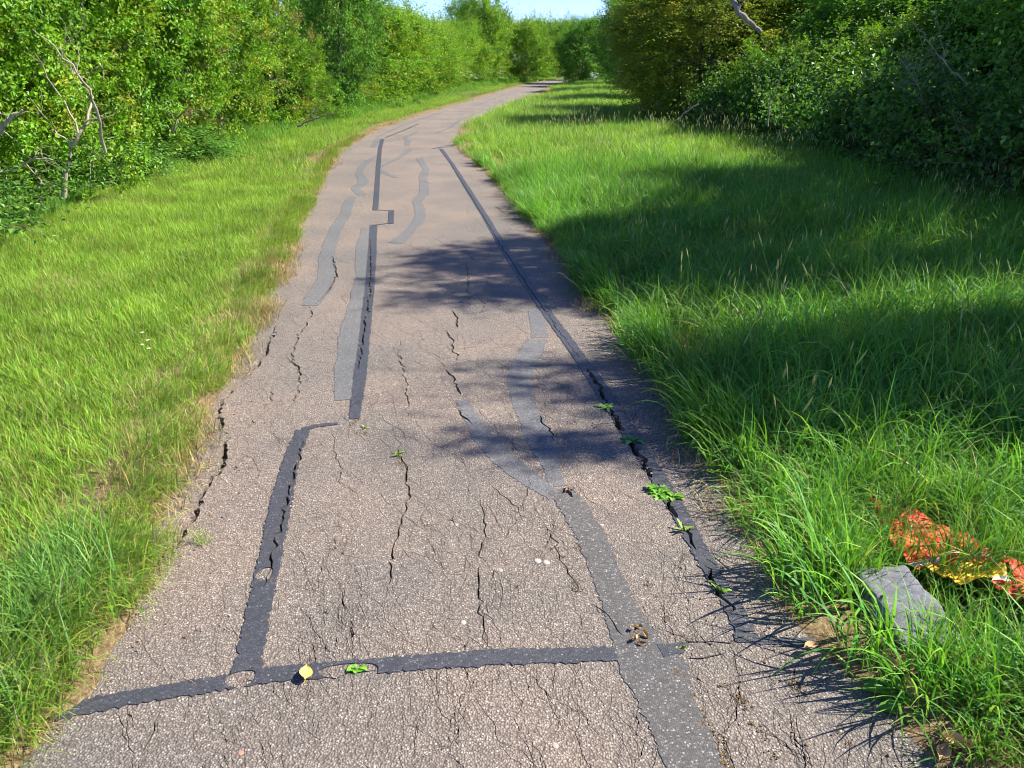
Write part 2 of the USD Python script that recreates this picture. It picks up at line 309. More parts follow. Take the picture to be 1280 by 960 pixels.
G["left_wavy_far"] = (band([(452, 244, 12), (444, 235, 10), (455, 228, 13), (449, 217, 9), (452, 208, 8), (462, 200, 8), (472, 195, 5)], rb, 0.12), "grey_repair")
G["mid_wavy"] = (band([(494, 304, 18), (508, 293, 14), (520, 280, 13), (526, 268, 13), (521, 252, 11), (530, 242, 12), (530, 230, 11), (528, 222, 10), (533, 212, 8), (527, 203, 7), (524, 198, 8)], rb, 0.12), "grey_repair")
G["far_cross"] = (band([(472, 209, 10), (485, 204, 5), (500, 197, 5), (513, 187, 5)], rb, 0.1), "grey_repair")
G["far_cross_low"] = (band([(474, 212, 8), (484, 218, 6), (495, 222, 5)], rb, 0.1), "grey_repair")
G["far_left_patch"] = (band([(466, 184, 6), (472, 175, 8), (476, 172, 4)], rb, 0.1), "grey_repair")
G["far_mid_patch"] = (band([(509, 182, 5), (510, 176, 7), (505, 172, 4), (515, 168, 4), (523, 164, 3)], rb, 0.1), "grey_repair")
G["far_edge"] = (band([(470, 172, 3), (500, 158, 2.5), (525, 149, 2.2), (560, 138, 1.8)], rb, 0.1), "grey_repair")
G["far_right"] = (band([(545, 166, 4), (562, 160, 3), (575, 150, 3), (592, 143, 2.5), (620, 134, 1.8)], rb, 0.15), "grey_repair")
G["far_end"] = (band([(590, 134, 1.6), (620, 122, 1.2), (650, 113, 1.0)], rb, 0.15), "grey_repair")
G["diagonal"] = (band([(698, 612, 28), (717, 632, 36), (738, 668, 37), (753, 705, 39), (769, 745, 43), (785, 785, 50), (797, 806, 58), (818, 838, 88), (831, 868, 76), (850, 912, 72), (869, 960, 74), (894, 1020, 78)], rb, 0.06), "grey_repair")
G["diagonal_upper"] = (band([(577, 500, 14), (590, 524, 20), (606, 548, 26), (628, 572, 30), (652, 592, 30), (676, 608, 28), (694, 622, 20)], rb, 0.1), "pale_repair")
G["second_upper"] = (band([(672, 425, 26), (655, 452, 30), (648, 478, 28), (656, 505, 28), (668, 535, 32), (682, 565, 34), (688, 585, 20), (697, 608, 20)], rb, 0.1), "pale_repair")
G["second_top"] = (band([(668, 388, 16), (672, 405, 18), (674, 422, 22)], rb, 0.1), "pale_repair")
solid_cracks = cracks
dark_all = unary_union(list(S.values()))
for k, g in S.items():
    pass
done = None
for k, g in S.items():
    h = g.difference(unary_union([worn, solid_cracks])) if done is None else g.difference(unary_union([worn, solid_cracks, done]))
    done = g if done is None else done.union(g)
    if k == "cross": h = h.difference(G["diagonal"][0])
    obj("tar_strip", slab(h.intersection(outline.buffer(0.02)), -0.004, 0.0035), "tar", path)
done = dark_all.difference(G["diagonal"][0])
for k, (g, m) in G.items():
    h = g.difference(unary_union([done, solid_cracks])); done = done.union(g); m = "mid_repair" if m == "grey_repair" and k != "diagonal" else m
    obj("repair_band", slab(h.intersection(outline.buffer(0.02)), -0.004, 0.0022 if m != "pale_repair" else 0.0016), m, path)

# ------------------------------------------------------------------ ground
gy = np.concatenate([np.linspace(-14, 12, 90), np.linspace(13, 60, 70), np.linspace(64, 330, 40)])
gx = np.concatenate([np.linspace(-230, -14, 24), np.linspace(-12, 12, 110), np.linspace(14, 230, 24)])
XX, YY = np.meshgrid(gx, gy)
def ground_z(x, y):
    d = np.abs(x - cx_of(np.clip(y, -8, 160))) - 1.15
    lift = np.clip(d / 2.5, 0, 1)
    return -0.03 + lift * (0.05 + 0.09 * (meshkit.fbm(np.stack([x * 0.8, y * 0.8, np.zeros_like(x)], -1), 3, 4) - 0.4))
ZZ = ground_z(XX, YY)
nx = len(gx); ii, jj = np.meshgrid(np.arange(len(gy) - 1), np.arange(nx - 1), indexing="ij")
q = np.stack([ii * nx + jj, ii * nx + jj + 1, (ii + 1) * nx + jj + 1, (ii + 1) * nx + jj], -1).reshape(-1, 4)
obj("ground", (np.stack([XX, YY, ZZ], -1).reshape(-1, 3), q), "soil", smooth=True, label="brown earth ground beneath the grass verges and hedges", cat="ground", kind="structure")

def soil_verge(side):
    y = np.concatenate([np.arange(-6, 12, 0.03), np.arange(12, 40, 0.15), np.arange(40, 150, 1.0)]); n = len(y)
    k = lambda f, sd: meshkit.fbm(np.stack([y * f, np.full(n, 2.3 * side), np.zeros(n)], 1), 3, sd) - 0.5
    inner = ragged(side, y, 3 if side < 0 else 5) - side * np.maximum(0.010, -0.005 + 0.12 * k(1.9, 61) + 0.08 * k(11, 62))
    cols = []
    for off, dz in ((0, -0.004), (0.015, 0.003), (0.05, 0.008), (0.14, 0.014), (0.30, 0.018), (0.60, -0.01)):
        x = inner + side * off; z = dz + (0.012 * k(9 + off * 30, 70 + int(off * 100)) if 0 < off < 0.5 else 0); z = np.where(off > 0.5, ground_z(x, y) - 0.012, z); cols.append(np.stack([x, y, z], 1))
    v = np.stack(cols, 1).reshape(-1, 3); m = len(cols); i, j = np.meshgrid(np.arange(n - 1), np.arange(m - 1), indexing="ij")
    q = np.stack([i * m + j, i * m + j + 1, (i + 1) * m + j + 1, (i + 1) * m + j], -1).reshape(-1, 4)
    return v, q if side > 0 else q[:, ::-1]
mat("verge_litter", {"g": ("geometry", {}), "n": ("noise_texture", {"scale": 55, "detail": 5, "roughness": 0.75}), "r": ("rgb_ramp", {"ramp": [(0.3, (0.06, 0.04, 0.02)), (0.5, (0.17, 0.115, 0.06)), (0.72, (0.36, 0.27, 0.15))]}),
    "b": ("bump", {"strength": 0.9, "distance": 0.012}), "p": ("principled_bsdf", {"roughness": 0.95, "specular_ior_level": 0.1})}, [("g.position", "n.vector"), ("n.fac", "r.fac"), ("r.color", "p.base_color"), ("n.fac", "b.height"), ("b.normal", "p.normal")])
for sd_ in (-1, 1):
    obj("soil_verge", soil_verge(sd_), "verge_litter", smooth=True, label="brown crumbly soil and litter along the %s edge of the asphalt" % ("left" if sd_ < 0 else "right"), cat="soil", kind="structure")

# ------------------------------------------------------------------ grass
def blades(n, rad, hmin, hmax, wid, bend, lean, cols, rng, segs=4, ring=None, dirbias=None):
    """n grass blades rooted in a disc: curved tapering strips; cols = [(colour, share)]."""
    r = rad * np.sqrt(rng.random(n)); a = rng.random(n) * 2 * np.pi
    base = np.stack([r * np.cos(a), r * np.sin(a), np.zeros(n)], 1)
    h = rng.uniform(hmin, hmax, n) * rng.uniform(0.6, 1.0, n)
    az = rng.random(n) * 2 * np.pi
    if dirbias is not None: az = dirbias + rng.normal(0, 0.7, n)
    phi0 = np.abs(rng.normal(0, lean, n)); bnd = np.abs(rng.normal(bend, bend * 0.5, n))
    t = np.linspace(0, 1, segs + 1)
    ang = phi0[:, None] + bnd[:, None] * t[None] ** 1.6
    am = 0.5 * (ang[:, 1:] + ang[:, :-1]); ds = h[:, None] / segs
    out = np.concatenate([np.zeros((n, 1)), np.cumsum(np.sin(am) * ds, 1)], 1); up = np.concatenate([np.zeros((n, 1)), np.cumsum(np.cos(am) * ds, 1)], 1)
    dirv = np.stack([np.cos(az), np.sin(az), np.zeros(n)], 1)
    c = base[:, None] + out[..., None] * dirv[:, None] + up[..., None] * np.array([0, 0, 1.0])
    tw = rng.normal(0, 0.5, n); side = np.stack([-np.sin(az + tw), np.cos(az + tw), rng.normal(0, 0.25, n)], 1); side = unit(side)
    w = (wid * rng.uniform(0.6, 1.25, n))[:, None] * np.maximum(0, 1 - t[None] ** 1.8) * (0.55 + 0.9 * np.minimum(1, t[None] * 3)) * 0.7
    w = np.maximum(w, 0.00025)
    L, Rr = c + side[:, None] * w[..., None] / 2, c - side[:, None] * w[..., None] / 2
    v = np.stack([L, Rr], 2).reshape(n, -1, 3); k = 2 * (segs + 1)
    f = []
    for i in range(segs):
        f += [[2 * i, 2 * i + 1, 2 * i + 3], [2 * i, 2 * i + 3, 2 * i + 2]]
    f = (np.arange(n)[:, None, None] * k + np.array(f)[None]).reshape(-1, 3)
    cc, ss = np.array([c_ for c_, _ in cols]), np.array([s_ for _, s_ in cols]); pick = rng.choice(len(cols), n, p=ss / ss.sum())
    tint = cc[pick] * rng.uniform(0.75, 1.25, (n, 1)) * (1 + rng.normal(0, 0.07, (n, 3)))
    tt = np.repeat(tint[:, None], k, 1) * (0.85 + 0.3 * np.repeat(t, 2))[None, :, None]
    return v.reshape(-1, 3), f, np.clip(tt.reshape(-1, 3), 0.004, 0.9)

LUSH = [((0.111, 0.275, 0.026), 5), ((0.156, 0.339, 0.031), 4), ((0.078, 0.224, 0.036), 3), ((0.234, 0.371, 0.054), 0.9), ((0.468, 0.384, 0.144), 0.12)]
MOWN = [((0.189, 0.333, 0.029), 5), ((0.242, 0.372, 0.036), 4), ((0.137, 0.274, 0.029), 3.5), ((0.315, 0.333, 0.078), 0.8), ((0.441, 0.353, 0.195), 0.3)]
WORN = [((0.18, 0.32, 0.03), 5), ((0.26, 0.30, 0.06), 2), ((0.42, 0.35, 0.16), 1.2), ((0.30, 0.24, 0.10), 0.7)]
STRAW = [((0.46, 0.36, 0.17), 4), ((0.36, 0.25, 0.11), 3), ((0.22, 0.12, 0.05), 1.5), ((0.16, 0.19, 0.04), 1.6)]
BLUE = [((0.106, 0.242, 0.045), 4), ((0.15, 0.297, 0.05), 3), ((0.213, 0.341, 0.045), 1.5)]
def instancer(name, protos, spots, mat_name, **kw):
    """protos: list of (v, f, tint); spots: rows of x, y, z, rotation, scale, proto, height factor."""
    pi = UsdGeom.PointInstancer.Define(stage, path_of(None, name)); base = pi.GetPrim()
    for pr in protos:
        o = obj("tuft", (pr[0], pr[1]), mat_name, base, tint=pr[2])
        pi.GetPrototypesRel().AddTarget(o.GetPath())
    s = np.asarray(spots, float)
    pi.CreatePositionsAttr(Vt.Vec3fArray.FromNumpy(s[:, :3].astype(np.float32)))
    pi.CreateProtoIndicesAttr(Vt.IntArray.FromNumpy(s[:, 5].astype(np.int32)))
    pi.CreateScalesAttr(Vt.Vec3fArray.FromNumpy(np.stack([s[:, 4], s[:, 4], s[:, 4] * s[:, 6]], 1).astype(np.float32)))
    pi.CreateOrientationsAttr(Vt.QuathArray([Gf.Quath(float(math.cos(a / 2)), 0, 0, float(math.sin(a / 2))) for a in s[:, 3]]))
    return tag(base, kind="stuff", **kw)
rg = np.random.default_rng(11)
def scatter(n, x0, x1, y0, y1):
    return np.stack([rg.uniform(x0, x1, n), rg.uniform(y0, y1, n)], 1)
def nz(p, s, seed=0):
    return meshkit.fbm(np.stack([p[:, 0] * s, p[:, 1] * s, np.zeros(len(p))], 1), 3, seed)
def left_gap(p):   return edge(-1, p[:, 1]) - p[:, 0]
def right_gap(p):  return p[:, 0] - edge(1, p[:, 1])
def rows(p, scale, protos, hf=None, rot=None, z=None):
    n = len(p); dd = np.maximum(left_gap(p), right_gap(p)); zz = np.where(dd < 0.3, 0.008, ground_z(p[:, 0], p[:, 1])) if z is None else np.full(n, z)
    return np.stack([p[:, 0], p[:, 1], zz, rg.random(n) * 6.283 if rot is None else rot, scale, protos, np.ones(n) if hf is None else hf], 1)
# left verge, near: short mown grass
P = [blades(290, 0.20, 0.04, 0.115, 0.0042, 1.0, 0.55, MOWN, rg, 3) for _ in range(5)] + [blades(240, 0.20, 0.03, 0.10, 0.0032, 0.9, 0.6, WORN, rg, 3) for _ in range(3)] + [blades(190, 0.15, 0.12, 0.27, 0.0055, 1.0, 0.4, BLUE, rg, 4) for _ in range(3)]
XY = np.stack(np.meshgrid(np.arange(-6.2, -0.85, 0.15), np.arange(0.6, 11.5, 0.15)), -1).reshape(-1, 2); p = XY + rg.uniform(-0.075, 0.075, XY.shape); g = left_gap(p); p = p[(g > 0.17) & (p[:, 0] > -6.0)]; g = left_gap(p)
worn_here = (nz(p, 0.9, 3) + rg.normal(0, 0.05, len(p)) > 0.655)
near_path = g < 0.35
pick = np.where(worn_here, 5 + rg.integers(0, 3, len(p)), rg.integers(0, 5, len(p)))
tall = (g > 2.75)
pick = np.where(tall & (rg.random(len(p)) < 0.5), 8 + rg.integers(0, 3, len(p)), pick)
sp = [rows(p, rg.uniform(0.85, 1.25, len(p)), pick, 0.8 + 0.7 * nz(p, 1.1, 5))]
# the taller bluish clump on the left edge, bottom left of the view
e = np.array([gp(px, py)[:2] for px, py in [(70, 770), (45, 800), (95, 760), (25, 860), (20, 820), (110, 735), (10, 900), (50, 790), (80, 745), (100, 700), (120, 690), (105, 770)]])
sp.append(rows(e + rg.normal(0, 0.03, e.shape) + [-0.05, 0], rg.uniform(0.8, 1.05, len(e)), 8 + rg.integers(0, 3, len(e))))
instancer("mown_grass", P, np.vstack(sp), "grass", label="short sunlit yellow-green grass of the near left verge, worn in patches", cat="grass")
# left verge, further
P = [blades(420, 0.6, 0.06, 0.2, 0.007, 0.8, 0.45, MOWN, rg, 3) for _ in range(5)] + [blades(300, 0.6, 0.2, 0.4, 0.008, 0.8, 0.3, LUSH, rg, 3) for _ in range(2)]
p = np.vstack([scatter(800, -7, 0, 11, 34), scatter(900, -7, 6, 34, 80)]); g = left_gap(p); p = p[(g > 0.5) & (g < 5.5)]; g = left_gap(p)
pick = np.where(g > 2.1 + rg.normal(0, 0.3, len(p)), 5 + rg.integers(0, 2, len(p)), rg.integers(0, 5, len(p)))
instancer("far_mown_grass", P, rows(p, rg.uniform(0.8, 1.2, len(p)), pick), "grass", label="bright green grass strip along the left of the path, far beyond the bend", cat="grass")
# right verge, near: long lush drooping grass
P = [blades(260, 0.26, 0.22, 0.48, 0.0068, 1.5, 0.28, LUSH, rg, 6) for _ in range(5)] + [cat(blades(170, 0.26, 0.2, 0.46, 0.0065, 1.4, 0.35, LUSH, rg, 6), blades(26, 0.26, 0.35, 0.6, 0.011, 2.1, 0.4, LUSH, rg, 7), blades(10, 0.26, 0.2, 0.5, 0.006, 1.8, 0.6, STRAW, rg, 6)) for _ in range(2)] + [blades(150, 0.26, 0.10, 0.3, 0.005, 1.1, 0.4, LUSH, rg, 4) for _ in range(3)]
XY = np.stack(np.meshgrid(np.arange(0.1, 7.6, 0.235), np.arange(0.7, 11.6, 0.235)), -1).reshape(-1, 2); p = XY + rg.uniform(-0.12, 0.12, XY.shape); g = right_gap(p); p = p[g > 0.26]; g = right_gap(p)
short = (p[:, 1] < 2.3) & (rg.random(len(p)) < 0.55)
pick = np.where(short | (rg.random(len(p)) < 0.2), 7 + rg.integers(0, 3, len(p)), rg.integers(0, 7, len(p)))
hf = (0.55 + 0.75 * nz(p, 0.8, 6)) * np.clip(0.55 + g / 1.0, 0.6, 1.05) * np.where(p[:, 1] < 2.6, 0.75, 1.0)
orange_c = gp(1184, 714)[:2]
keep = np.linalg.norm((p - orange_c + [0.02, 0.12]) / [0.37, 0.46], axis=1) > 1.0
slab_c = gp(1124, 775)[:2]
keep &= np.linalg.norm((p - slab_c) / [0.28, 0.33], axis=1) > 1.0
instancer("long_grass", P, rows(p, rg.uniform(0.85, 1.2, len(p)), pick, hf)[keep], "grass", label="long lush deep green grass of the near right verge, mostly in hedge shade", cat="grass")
# right verge, further
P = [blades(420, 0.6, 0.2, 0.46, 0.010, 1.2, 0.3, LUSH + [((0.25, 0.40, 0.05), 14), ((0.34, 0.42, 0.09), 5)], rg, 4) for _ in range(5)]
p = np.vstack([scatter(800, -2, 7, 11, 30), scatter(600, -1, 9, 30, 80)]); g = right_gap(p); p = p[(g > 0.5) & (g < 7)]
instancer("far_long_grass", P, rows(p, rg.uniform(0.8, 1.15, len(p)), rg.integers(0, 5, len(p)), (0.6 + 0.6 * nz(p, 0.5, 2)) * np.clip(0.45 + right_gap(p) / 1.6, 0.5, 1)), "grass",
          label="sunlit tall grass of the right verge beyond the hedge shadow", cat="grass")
# right edge tufts leaning over the asphalt
P = [blades(34, 0.09, 0.14, 0.36, 0.009, 1.3, 0.4, LUSH, rg, 6, dirbias=math.pi) for _ in range(6)]
yy = np.concatenate([rg.uniform(0.8, 9.5, 190), rg.uniform(0.8, 3.2, 15), rg.uniform(9.5, 16, 70)]); yy = yy[(yy > 2.25) | (rg.random(len(yy)) < 0.45)]; p = np.stack([edge(1, yy) + rg.uniform(0.02, 0.20, len(yy)), yy], 1)
clump = np.clip(2.4 * (meshkit.fbm(np.stack([yy * 1.7, yy * 0, yy * 0], 1), 2, 31) - 0.22), 0.35, 1.15)
instancer("edge_grass", P, rows(p, clump, rg.integers(0, 6, len(p)), rot=rg.normal(0, 0.5, len(p))), "grass", label="green blades leaning out over the right edge of the path", cat="grass")
# left edge tufts
P = [blades(75, 0.09, 0.07, 0.2, 0.0046, 1.1, 0.5, MOWN + [((0.40, 0.32, 0.14), 1.6)], rg, 4, dirbias=0.0) for _ in range(5)]
yy = np.concatenate([rg.uniform(0.8, 9.5, 230), rg.uniform(9.5, 18, 90), rg.uniform(0.9, 2.2, 45)]); p = np.stack([edge(-1, yy) - rg.uniform(0.04, 0.2, len(yy)) + 0.04 * np.sin(yy * 5.1) * np.sin(yy * 2.3), yy], 1)
instancer("left_edge_grass", P, rows(p, rg.uniform(0.6, 1.25, len(p)), rg.integers(0, 5, len(p)), rot=rg.normal(0, 0.5, len(p))), "grass", label="short yellowing grass tufts fringing the left edge of the path", cat="grass")
# straw
P = [blades(80, 0.11, 0.03, 0.12, 0.0032, 0.5, 1.2, STRAW, rg, 3) for _ in range(5)]
yl = np.concatenate([rg.uniform(0.8, 10, 330), rg.uniform(10, 24, 130), rg.uniform(0.9, 2.4, 70)]); pl = np.stack([edge(-1, yl) - rg.uniform(-0.02, 0.15, len(yl)), yl], 1)
yr = np.concatenate([rg.uniform(0.8, 10, 130), rg.uniform(10, 24, 110)]); pr = np.stack([edge(1, yr) + rg.uniform(-0.03, 0.12, len(yr)), yr], 1)
p = np.vstack([pl, pr]); sc = np.clip(3 * (nz(p, 1.4, 44) - 0.3), 0.3, 1.3)
instancer("dry_straw", P, rows(p, sc, rg.integers(0, 5, len(p)), z=0.004), "dry", label="dry straw and dead brown grass fringing both edges of the path", cat="dry grass")

# ------------------------------------------------------------------ trees and shrubs
def leaves(P_, D, N, L, W, tint, fold=0.22):
    """Folded diamond leaves, two triangles each."""
    S_ = unit(np.cross(D, N)); N = unit(np.cross(S_, D)); n = len(P_); L, W = L[:, None], W[:, None]
    v = np.stack([P_, P_ + D * L * 0.42 + S_ * W * 0.5 + N * W * fold, P_ + D * L - N * L * 0.12, P_ + D * L * 0.42 - S_ * W * 0.5 + N * W * fold], 1)
    f = (np.arange(n)[:, None, None] * 4 + np.array([[0, 1, 2], [0, 2, 3]])[None]).reshape(-1, 3)
    return v.reshape(-1, 3), f, np.repeat(tint, 4, 0)
def crown(seed, H, rx, ry, n_clump, leaf, cols, young, twigs=6, per=13, tw=(0.22, 0.5), z0=0.0, expo=2.6, lift=0.35, droop=0.0, rough=0.5, spray=0.12, fill=0.62, bare=0.0):
    """Leaves along twigs that grow from clumps spread over a lumpy volume of height H above z0. Returns leaves and clump centres."""
    rng = np.random.default_rng(seed)
    d = unit(rng.normal(0, 1, (n_clump, 3))); d[:, 2] = np.where(rng.random(n_clump) < 0.3, np.abs(d[:, 2]), d[:, 2])
    sup = (np.abs(d) ** expo).sum(1) ** (-1 / expo)
    lump = 1 - rough * 0.5 + rough * 1.1 * (meshkit.fbm(d * 2.3 + 11.3 * seed, 3, seed) - 0.1)
    rr = sup * lump * (fill + (1 - fill) * rng.random(n_clump) ** 0.6)
    c = d * rr[:, None] * np.array([rx, ry, H * 0.52]) + [0, 0, z0 + H * 0.5]
    c[:, 2] = np.maximum(c[:, 2], z0 + 0.05 + 0.1 * rng.random(n_clump))
    n = n_clump * twigs
    ci = np.repeat(np.arange(n_clump), twigs)
    outw = unit(c - [0, 0, z0 + H * 0.42])[ci]
    td = unit(outw * 0.75 + rng.normal(0, 0.6, (n, 3)) + [0, 0, lift])
    tl = rng.uniform(*tw, n); long_ = rng.random(n) < spray; tl = np.where(long_, tl * 1.9, tl)
    start = c[ci] + rng.normal(0, 0.07, (n, 3))
    m = n * per; ti = np.repeat(np.arange(n), per); t = np.tile((np.arange(per) + 0.5) / per, n) + rng.normal(0, 0.02, m)
    pos = start[ti] + td[ti] * (tl[ti] * t)[:, None]; pos[:, 2] -= droop * tl[ti] * t ** 2
    side = unit(np.cross(td[ti], rng.normal(0, 1, (m, 3))))
    D = unit(td[ti] * 0.55 + side * 0.9 + rng.normal(0, 0.25, (m, 3)) - [0, 0, 0.15 + droop * 0.5])
    pos += side * 0.012
    N = unit(outw[ti] * 0.45 + [0, 0, 0.65] + rng.normal(0, 0.75, (m, 3)))
    L = leaf * rng.uniform(0.65, 1.25, m) * (1.05 - 0.35 * t); W = L * rng.uniform(0.52, 0.75, m)
    cc, ss = np.array([a for a, _ in cols]), np.array([b for _, b in cols]); pk = rng.choice(len(cols), n_clump, p=ss / ss.sum())
    tint = cc[pk][ci][ti] * rng.uniform(0.8, 1.2, (n, 1))[ti] * rng.uniform(0.82, 1.18, (m, 1))
    yv = np.clip((t - 0.55) * 1.6, 0, 1)[:, None] * (rng.random(n) < 0.55)[ti][:, None] * (rng.random((m, 1)) < 0.8)
    tint = tint * (1 - 0.65 * yv) + np.array(young) * 0.65 * yv
    keep = (pos[:, 2] > 0.02) & (rng.random(m) > bare)
    return leaves(pos[keep], D[keep], N[keep], L[keep], W[keep], np.clip(tint[keep], 0.004, 0.8)), c, start, td, tl
def woody(seed, c, H, n_stem, r0, spread=0.35, limbs=14, twigs=None, n_twig=120, tall=0.8, base=0.22):
    """Stems from the ground with limbs out to the clumps, and thin twigs at the surface."""
    rng = np.random.default_rng(seed + 500); parts, limb, thin = [], [], []
    for k in range(n_stem):
        a = rng.random() * 6.283; b = np.array([math.cos(a), math.sin(a), 0]) * base * rng.random() * (n_stem > 1)
        top = b * (1 + spread * 6) + [rng.normal(0, spread), rng.normal(0, spread), H * tall * rng.uniform(0.75, 1.05)]
        pts = wiggle(b - [0, 0, 0.08], top, 9, 0.045 * H / 4, rng); r = np.linspace(r0 * rng.uniform(0.6, 1.1), r0 * 0.22, 9); r[0] *= 1.3
        parts.append(tube(pts, r, 7))
        for j in range(limbs):
            i = int(rng.integers(2, 9)); tgt = c[rng.integers(0, len(c))]
            if np.linalg.norm(tgt - pts[i]) < 0.3 * H + 0.7:
                limb.append(tube(wiggle(pts[i], tgt, 6, 0.03, rng), np.linspace(r[i] * 0.55, r0 * 0.08, 6), 5))
    if twigs is not None:
        st, td, tl = twigs
        for k in rng.choice(len(st), min(n_twig, len(st)), replace=False):
            thin.append(tube(np.array([st[k] - td[k] * 0.25, st[k], st[k] + td[k] * tl[k] * 0.9]), [0.006, 0.0045, 0.002], 3))
    return parts, join(limb) if limb else None, join(thin) if thin else None
def shrub(name, label, cate, loc, rz, scale, group, crown_args, wood, bark_, leafmat="leaf", crown_name="crown"):
    t = thing(name, label, cate, loc, rz, group, scale=scale)
    lv, c, st, td, tl = crown(**crown_args)
    tr, limb, thin = woody(crown_args["seed"], c, crown_args["H"] + crown_args.get("z0", 0), twigs=(st, td, tl), **wood)
    for st_ in tr: obj("trunk" if wood["n_stem"] <= 3 else "stem", st_, bark_, t, smooth=True)
    if limb: obj("branches", limb, bark_, t, smooth=True, kind="stuff")
    if thin: obj("twigs", thin, bark_, t, kind="stuff")
    obj(crown_name, (lv[0], lv[1]), leafmat, t, tint=lv[2])
    return t
BRIGHT = [((0.14, 0.30, 0.016), 5), ((0.20, 0.35, 0.02), 4), ((0.095, 0.225, 0.016), 3), ((0.28, 0.33, 0.03), 1.2)]
MID = [((0.108, 0.253, 0.017), 5), ((0.156, 0.31, 0.022), 3), ((0.078, 0.196, 0.017), 3)]
DARK = [((0.113, 0.271, 0.03), 5), ((0.161, 0.342, 0.033), 3), ((0.081, 0.202, 0.026), 3)]
OLIVE = [((0.184, 0.259, 0.02), 5), ((0.248, 0.302, 0.025), 3), ((0.129, 0.205, 0.02), 3), ((0.35, 0.346, 0.03), 1.2)]
NEWG = (0.27, 0.33, 0.03); TIPR = (0.32, 0.31, 0.04)
A_hawthorn = dict(seed=1, H=3.7, rx=1.5, ry=1.4, n_clump=520, twigs=9, tw=(0.13, 0.34), rough=1.2, fill=0.42, leaf=0.064, cols=BRIGHT, young=NEWG)
A_hawthorn2 = dict(seed=2, H=3.3, rx=1.55, ry=1.35, n_clump=500, twigs=9, tw=(0.13, 0.34), rough=1.2, fill=0.42, leaf=0.064, cols=BRIGHT + [((0.20, 0.20, 0.045), 2)], young=TIPR)
A_field = dict(seed=3, H=4.6, rx=1.5, ry=1.4, n_clump=430, twigs=8, rough=1.1, fill=0.45, leaf=0.10, cols=MID, young=(0.17, 0.26, 0.03), tw=(0.2, 0.48))
A_dark = dict(seed=4, H=5.2, rx=1.6, ry=1.5, n_clump=430, twigs=9, rough=0.8, fill=0.5, leaf=0.09, cols=DARK, young=(0.10, 0.18, 0.025), tw=(0.25, 0.6), spray=0.2)
A_olive = dict(seed=5, H=6.2, rx=1.9, ry=1.8, n_clump=1150, leaf=0.072, fill=0.5, rough=0.7, cols=OLIVE, young=(0.42, 0.38, 0.05), tw=(0.3, 0.7), droop=0.5, lift=0.0, per=15)
A_far = dict(seed=6, H=4.2, rx=2.0, ry=1.8, n_clump=620, rough=1.0, fill=0.5, leaf=0.11, cols=BRIGHT, young=NEWG, twigs=6, per=11, tw=(0.3, 0.7), spray=0.25)
A_under = dict(seed=8, H=1.2, rx=0.95, ry=0.8, n_clump=120, rough=0.9, fill=0.4, leaf=0.10, cols=[((0.08, 0.20, 0.03), 4), ((0.12, 0.25, 0.035), 3), ((0.06, 0.15, 0.03), 2)], young=(0.18, 0.30, 0.04), twigs=5, per=8, tw=(0.25, 0.6), spray=0.25, lift=0.45)
W4 = dict(n_stem=5, r0=0.05)
LG = "hedge bushes along the left of the path"; RG = "trees and bushes along the right of the path"
def at(x, y): return (x, y, float(ground_z(np.array([x]), np.array([y]))[0]) - 0.02)
L1 = shrub("hawthorn_bush", "bright hawthorn bush with bare pale stems at its foot, in the left hedge", "bush", at(-6.15, 9.3), 0.4, (1, 1, 1.08), LG, A_hawthorn, W4, "bark_pale")
L2 = shrub("yellowish_hawthorn_bush", "yellow-green bush in the left hedge just beyond the bush with the bare pale stems", "bush", at(-6.35, 11.2), 1.0, (1, 1, 1.1), LG, A_hawthorn2, W4, "bark_grey")
L3 = shrub("field_maple", "taller mid green maple in the left hedge, third bush from the left picture edge", "tree", at(-6.6, 13.3), 0, (1, 1, 1), LG, A_field, dict(n_stem=3, r0=0.06), "bark_grey")
R1 = shrub("dark_hedge_tree", "dark leafy tree in deep shade at the right edge of the picture", "tree", at(7.3, 9.7), 0, (1, 1, 1.02), RG, A_dark, dict(n_stem=3, r0=0.08), "bark_dark")
R2 = shrub("olive_tree_crown", "dense drooping olive-gold tree standing on the right beyond the sunlit grass", "tree", at(4.6, 20.5), 0, (1.05, 1, 0.62), RG, A_olive, dict(n_stem=2, r0=0.11, limbs=24), "bark_dark")
F1 = shrub("far_hedge_bush", "leafy bright bush of the far left hedge, next after the dark tree", "bush", at(-5.6, 28.5), 0, (1, 1, 0.8), LG, A_far, dict(n_stem=4, r0=0.06), "bark_grey")
U1 = shrub("bramble_bush", "low bramble with broad leaves at the shaded hedge foot, right edge of the picture", "bramble", at(5.7, 8.7), 0, (1, 1, 1), "brambles at the foot of the right hedge", A_under, dict(n_stem=6, r0=0.012, limbs=5, spread=0.25, base=0.4), "bark_dark")
def more(first, name, items, group):
    for x, y, rz, sc, lab in items:
        copy(first, name, lab, at(x, y), rz, sc, group)
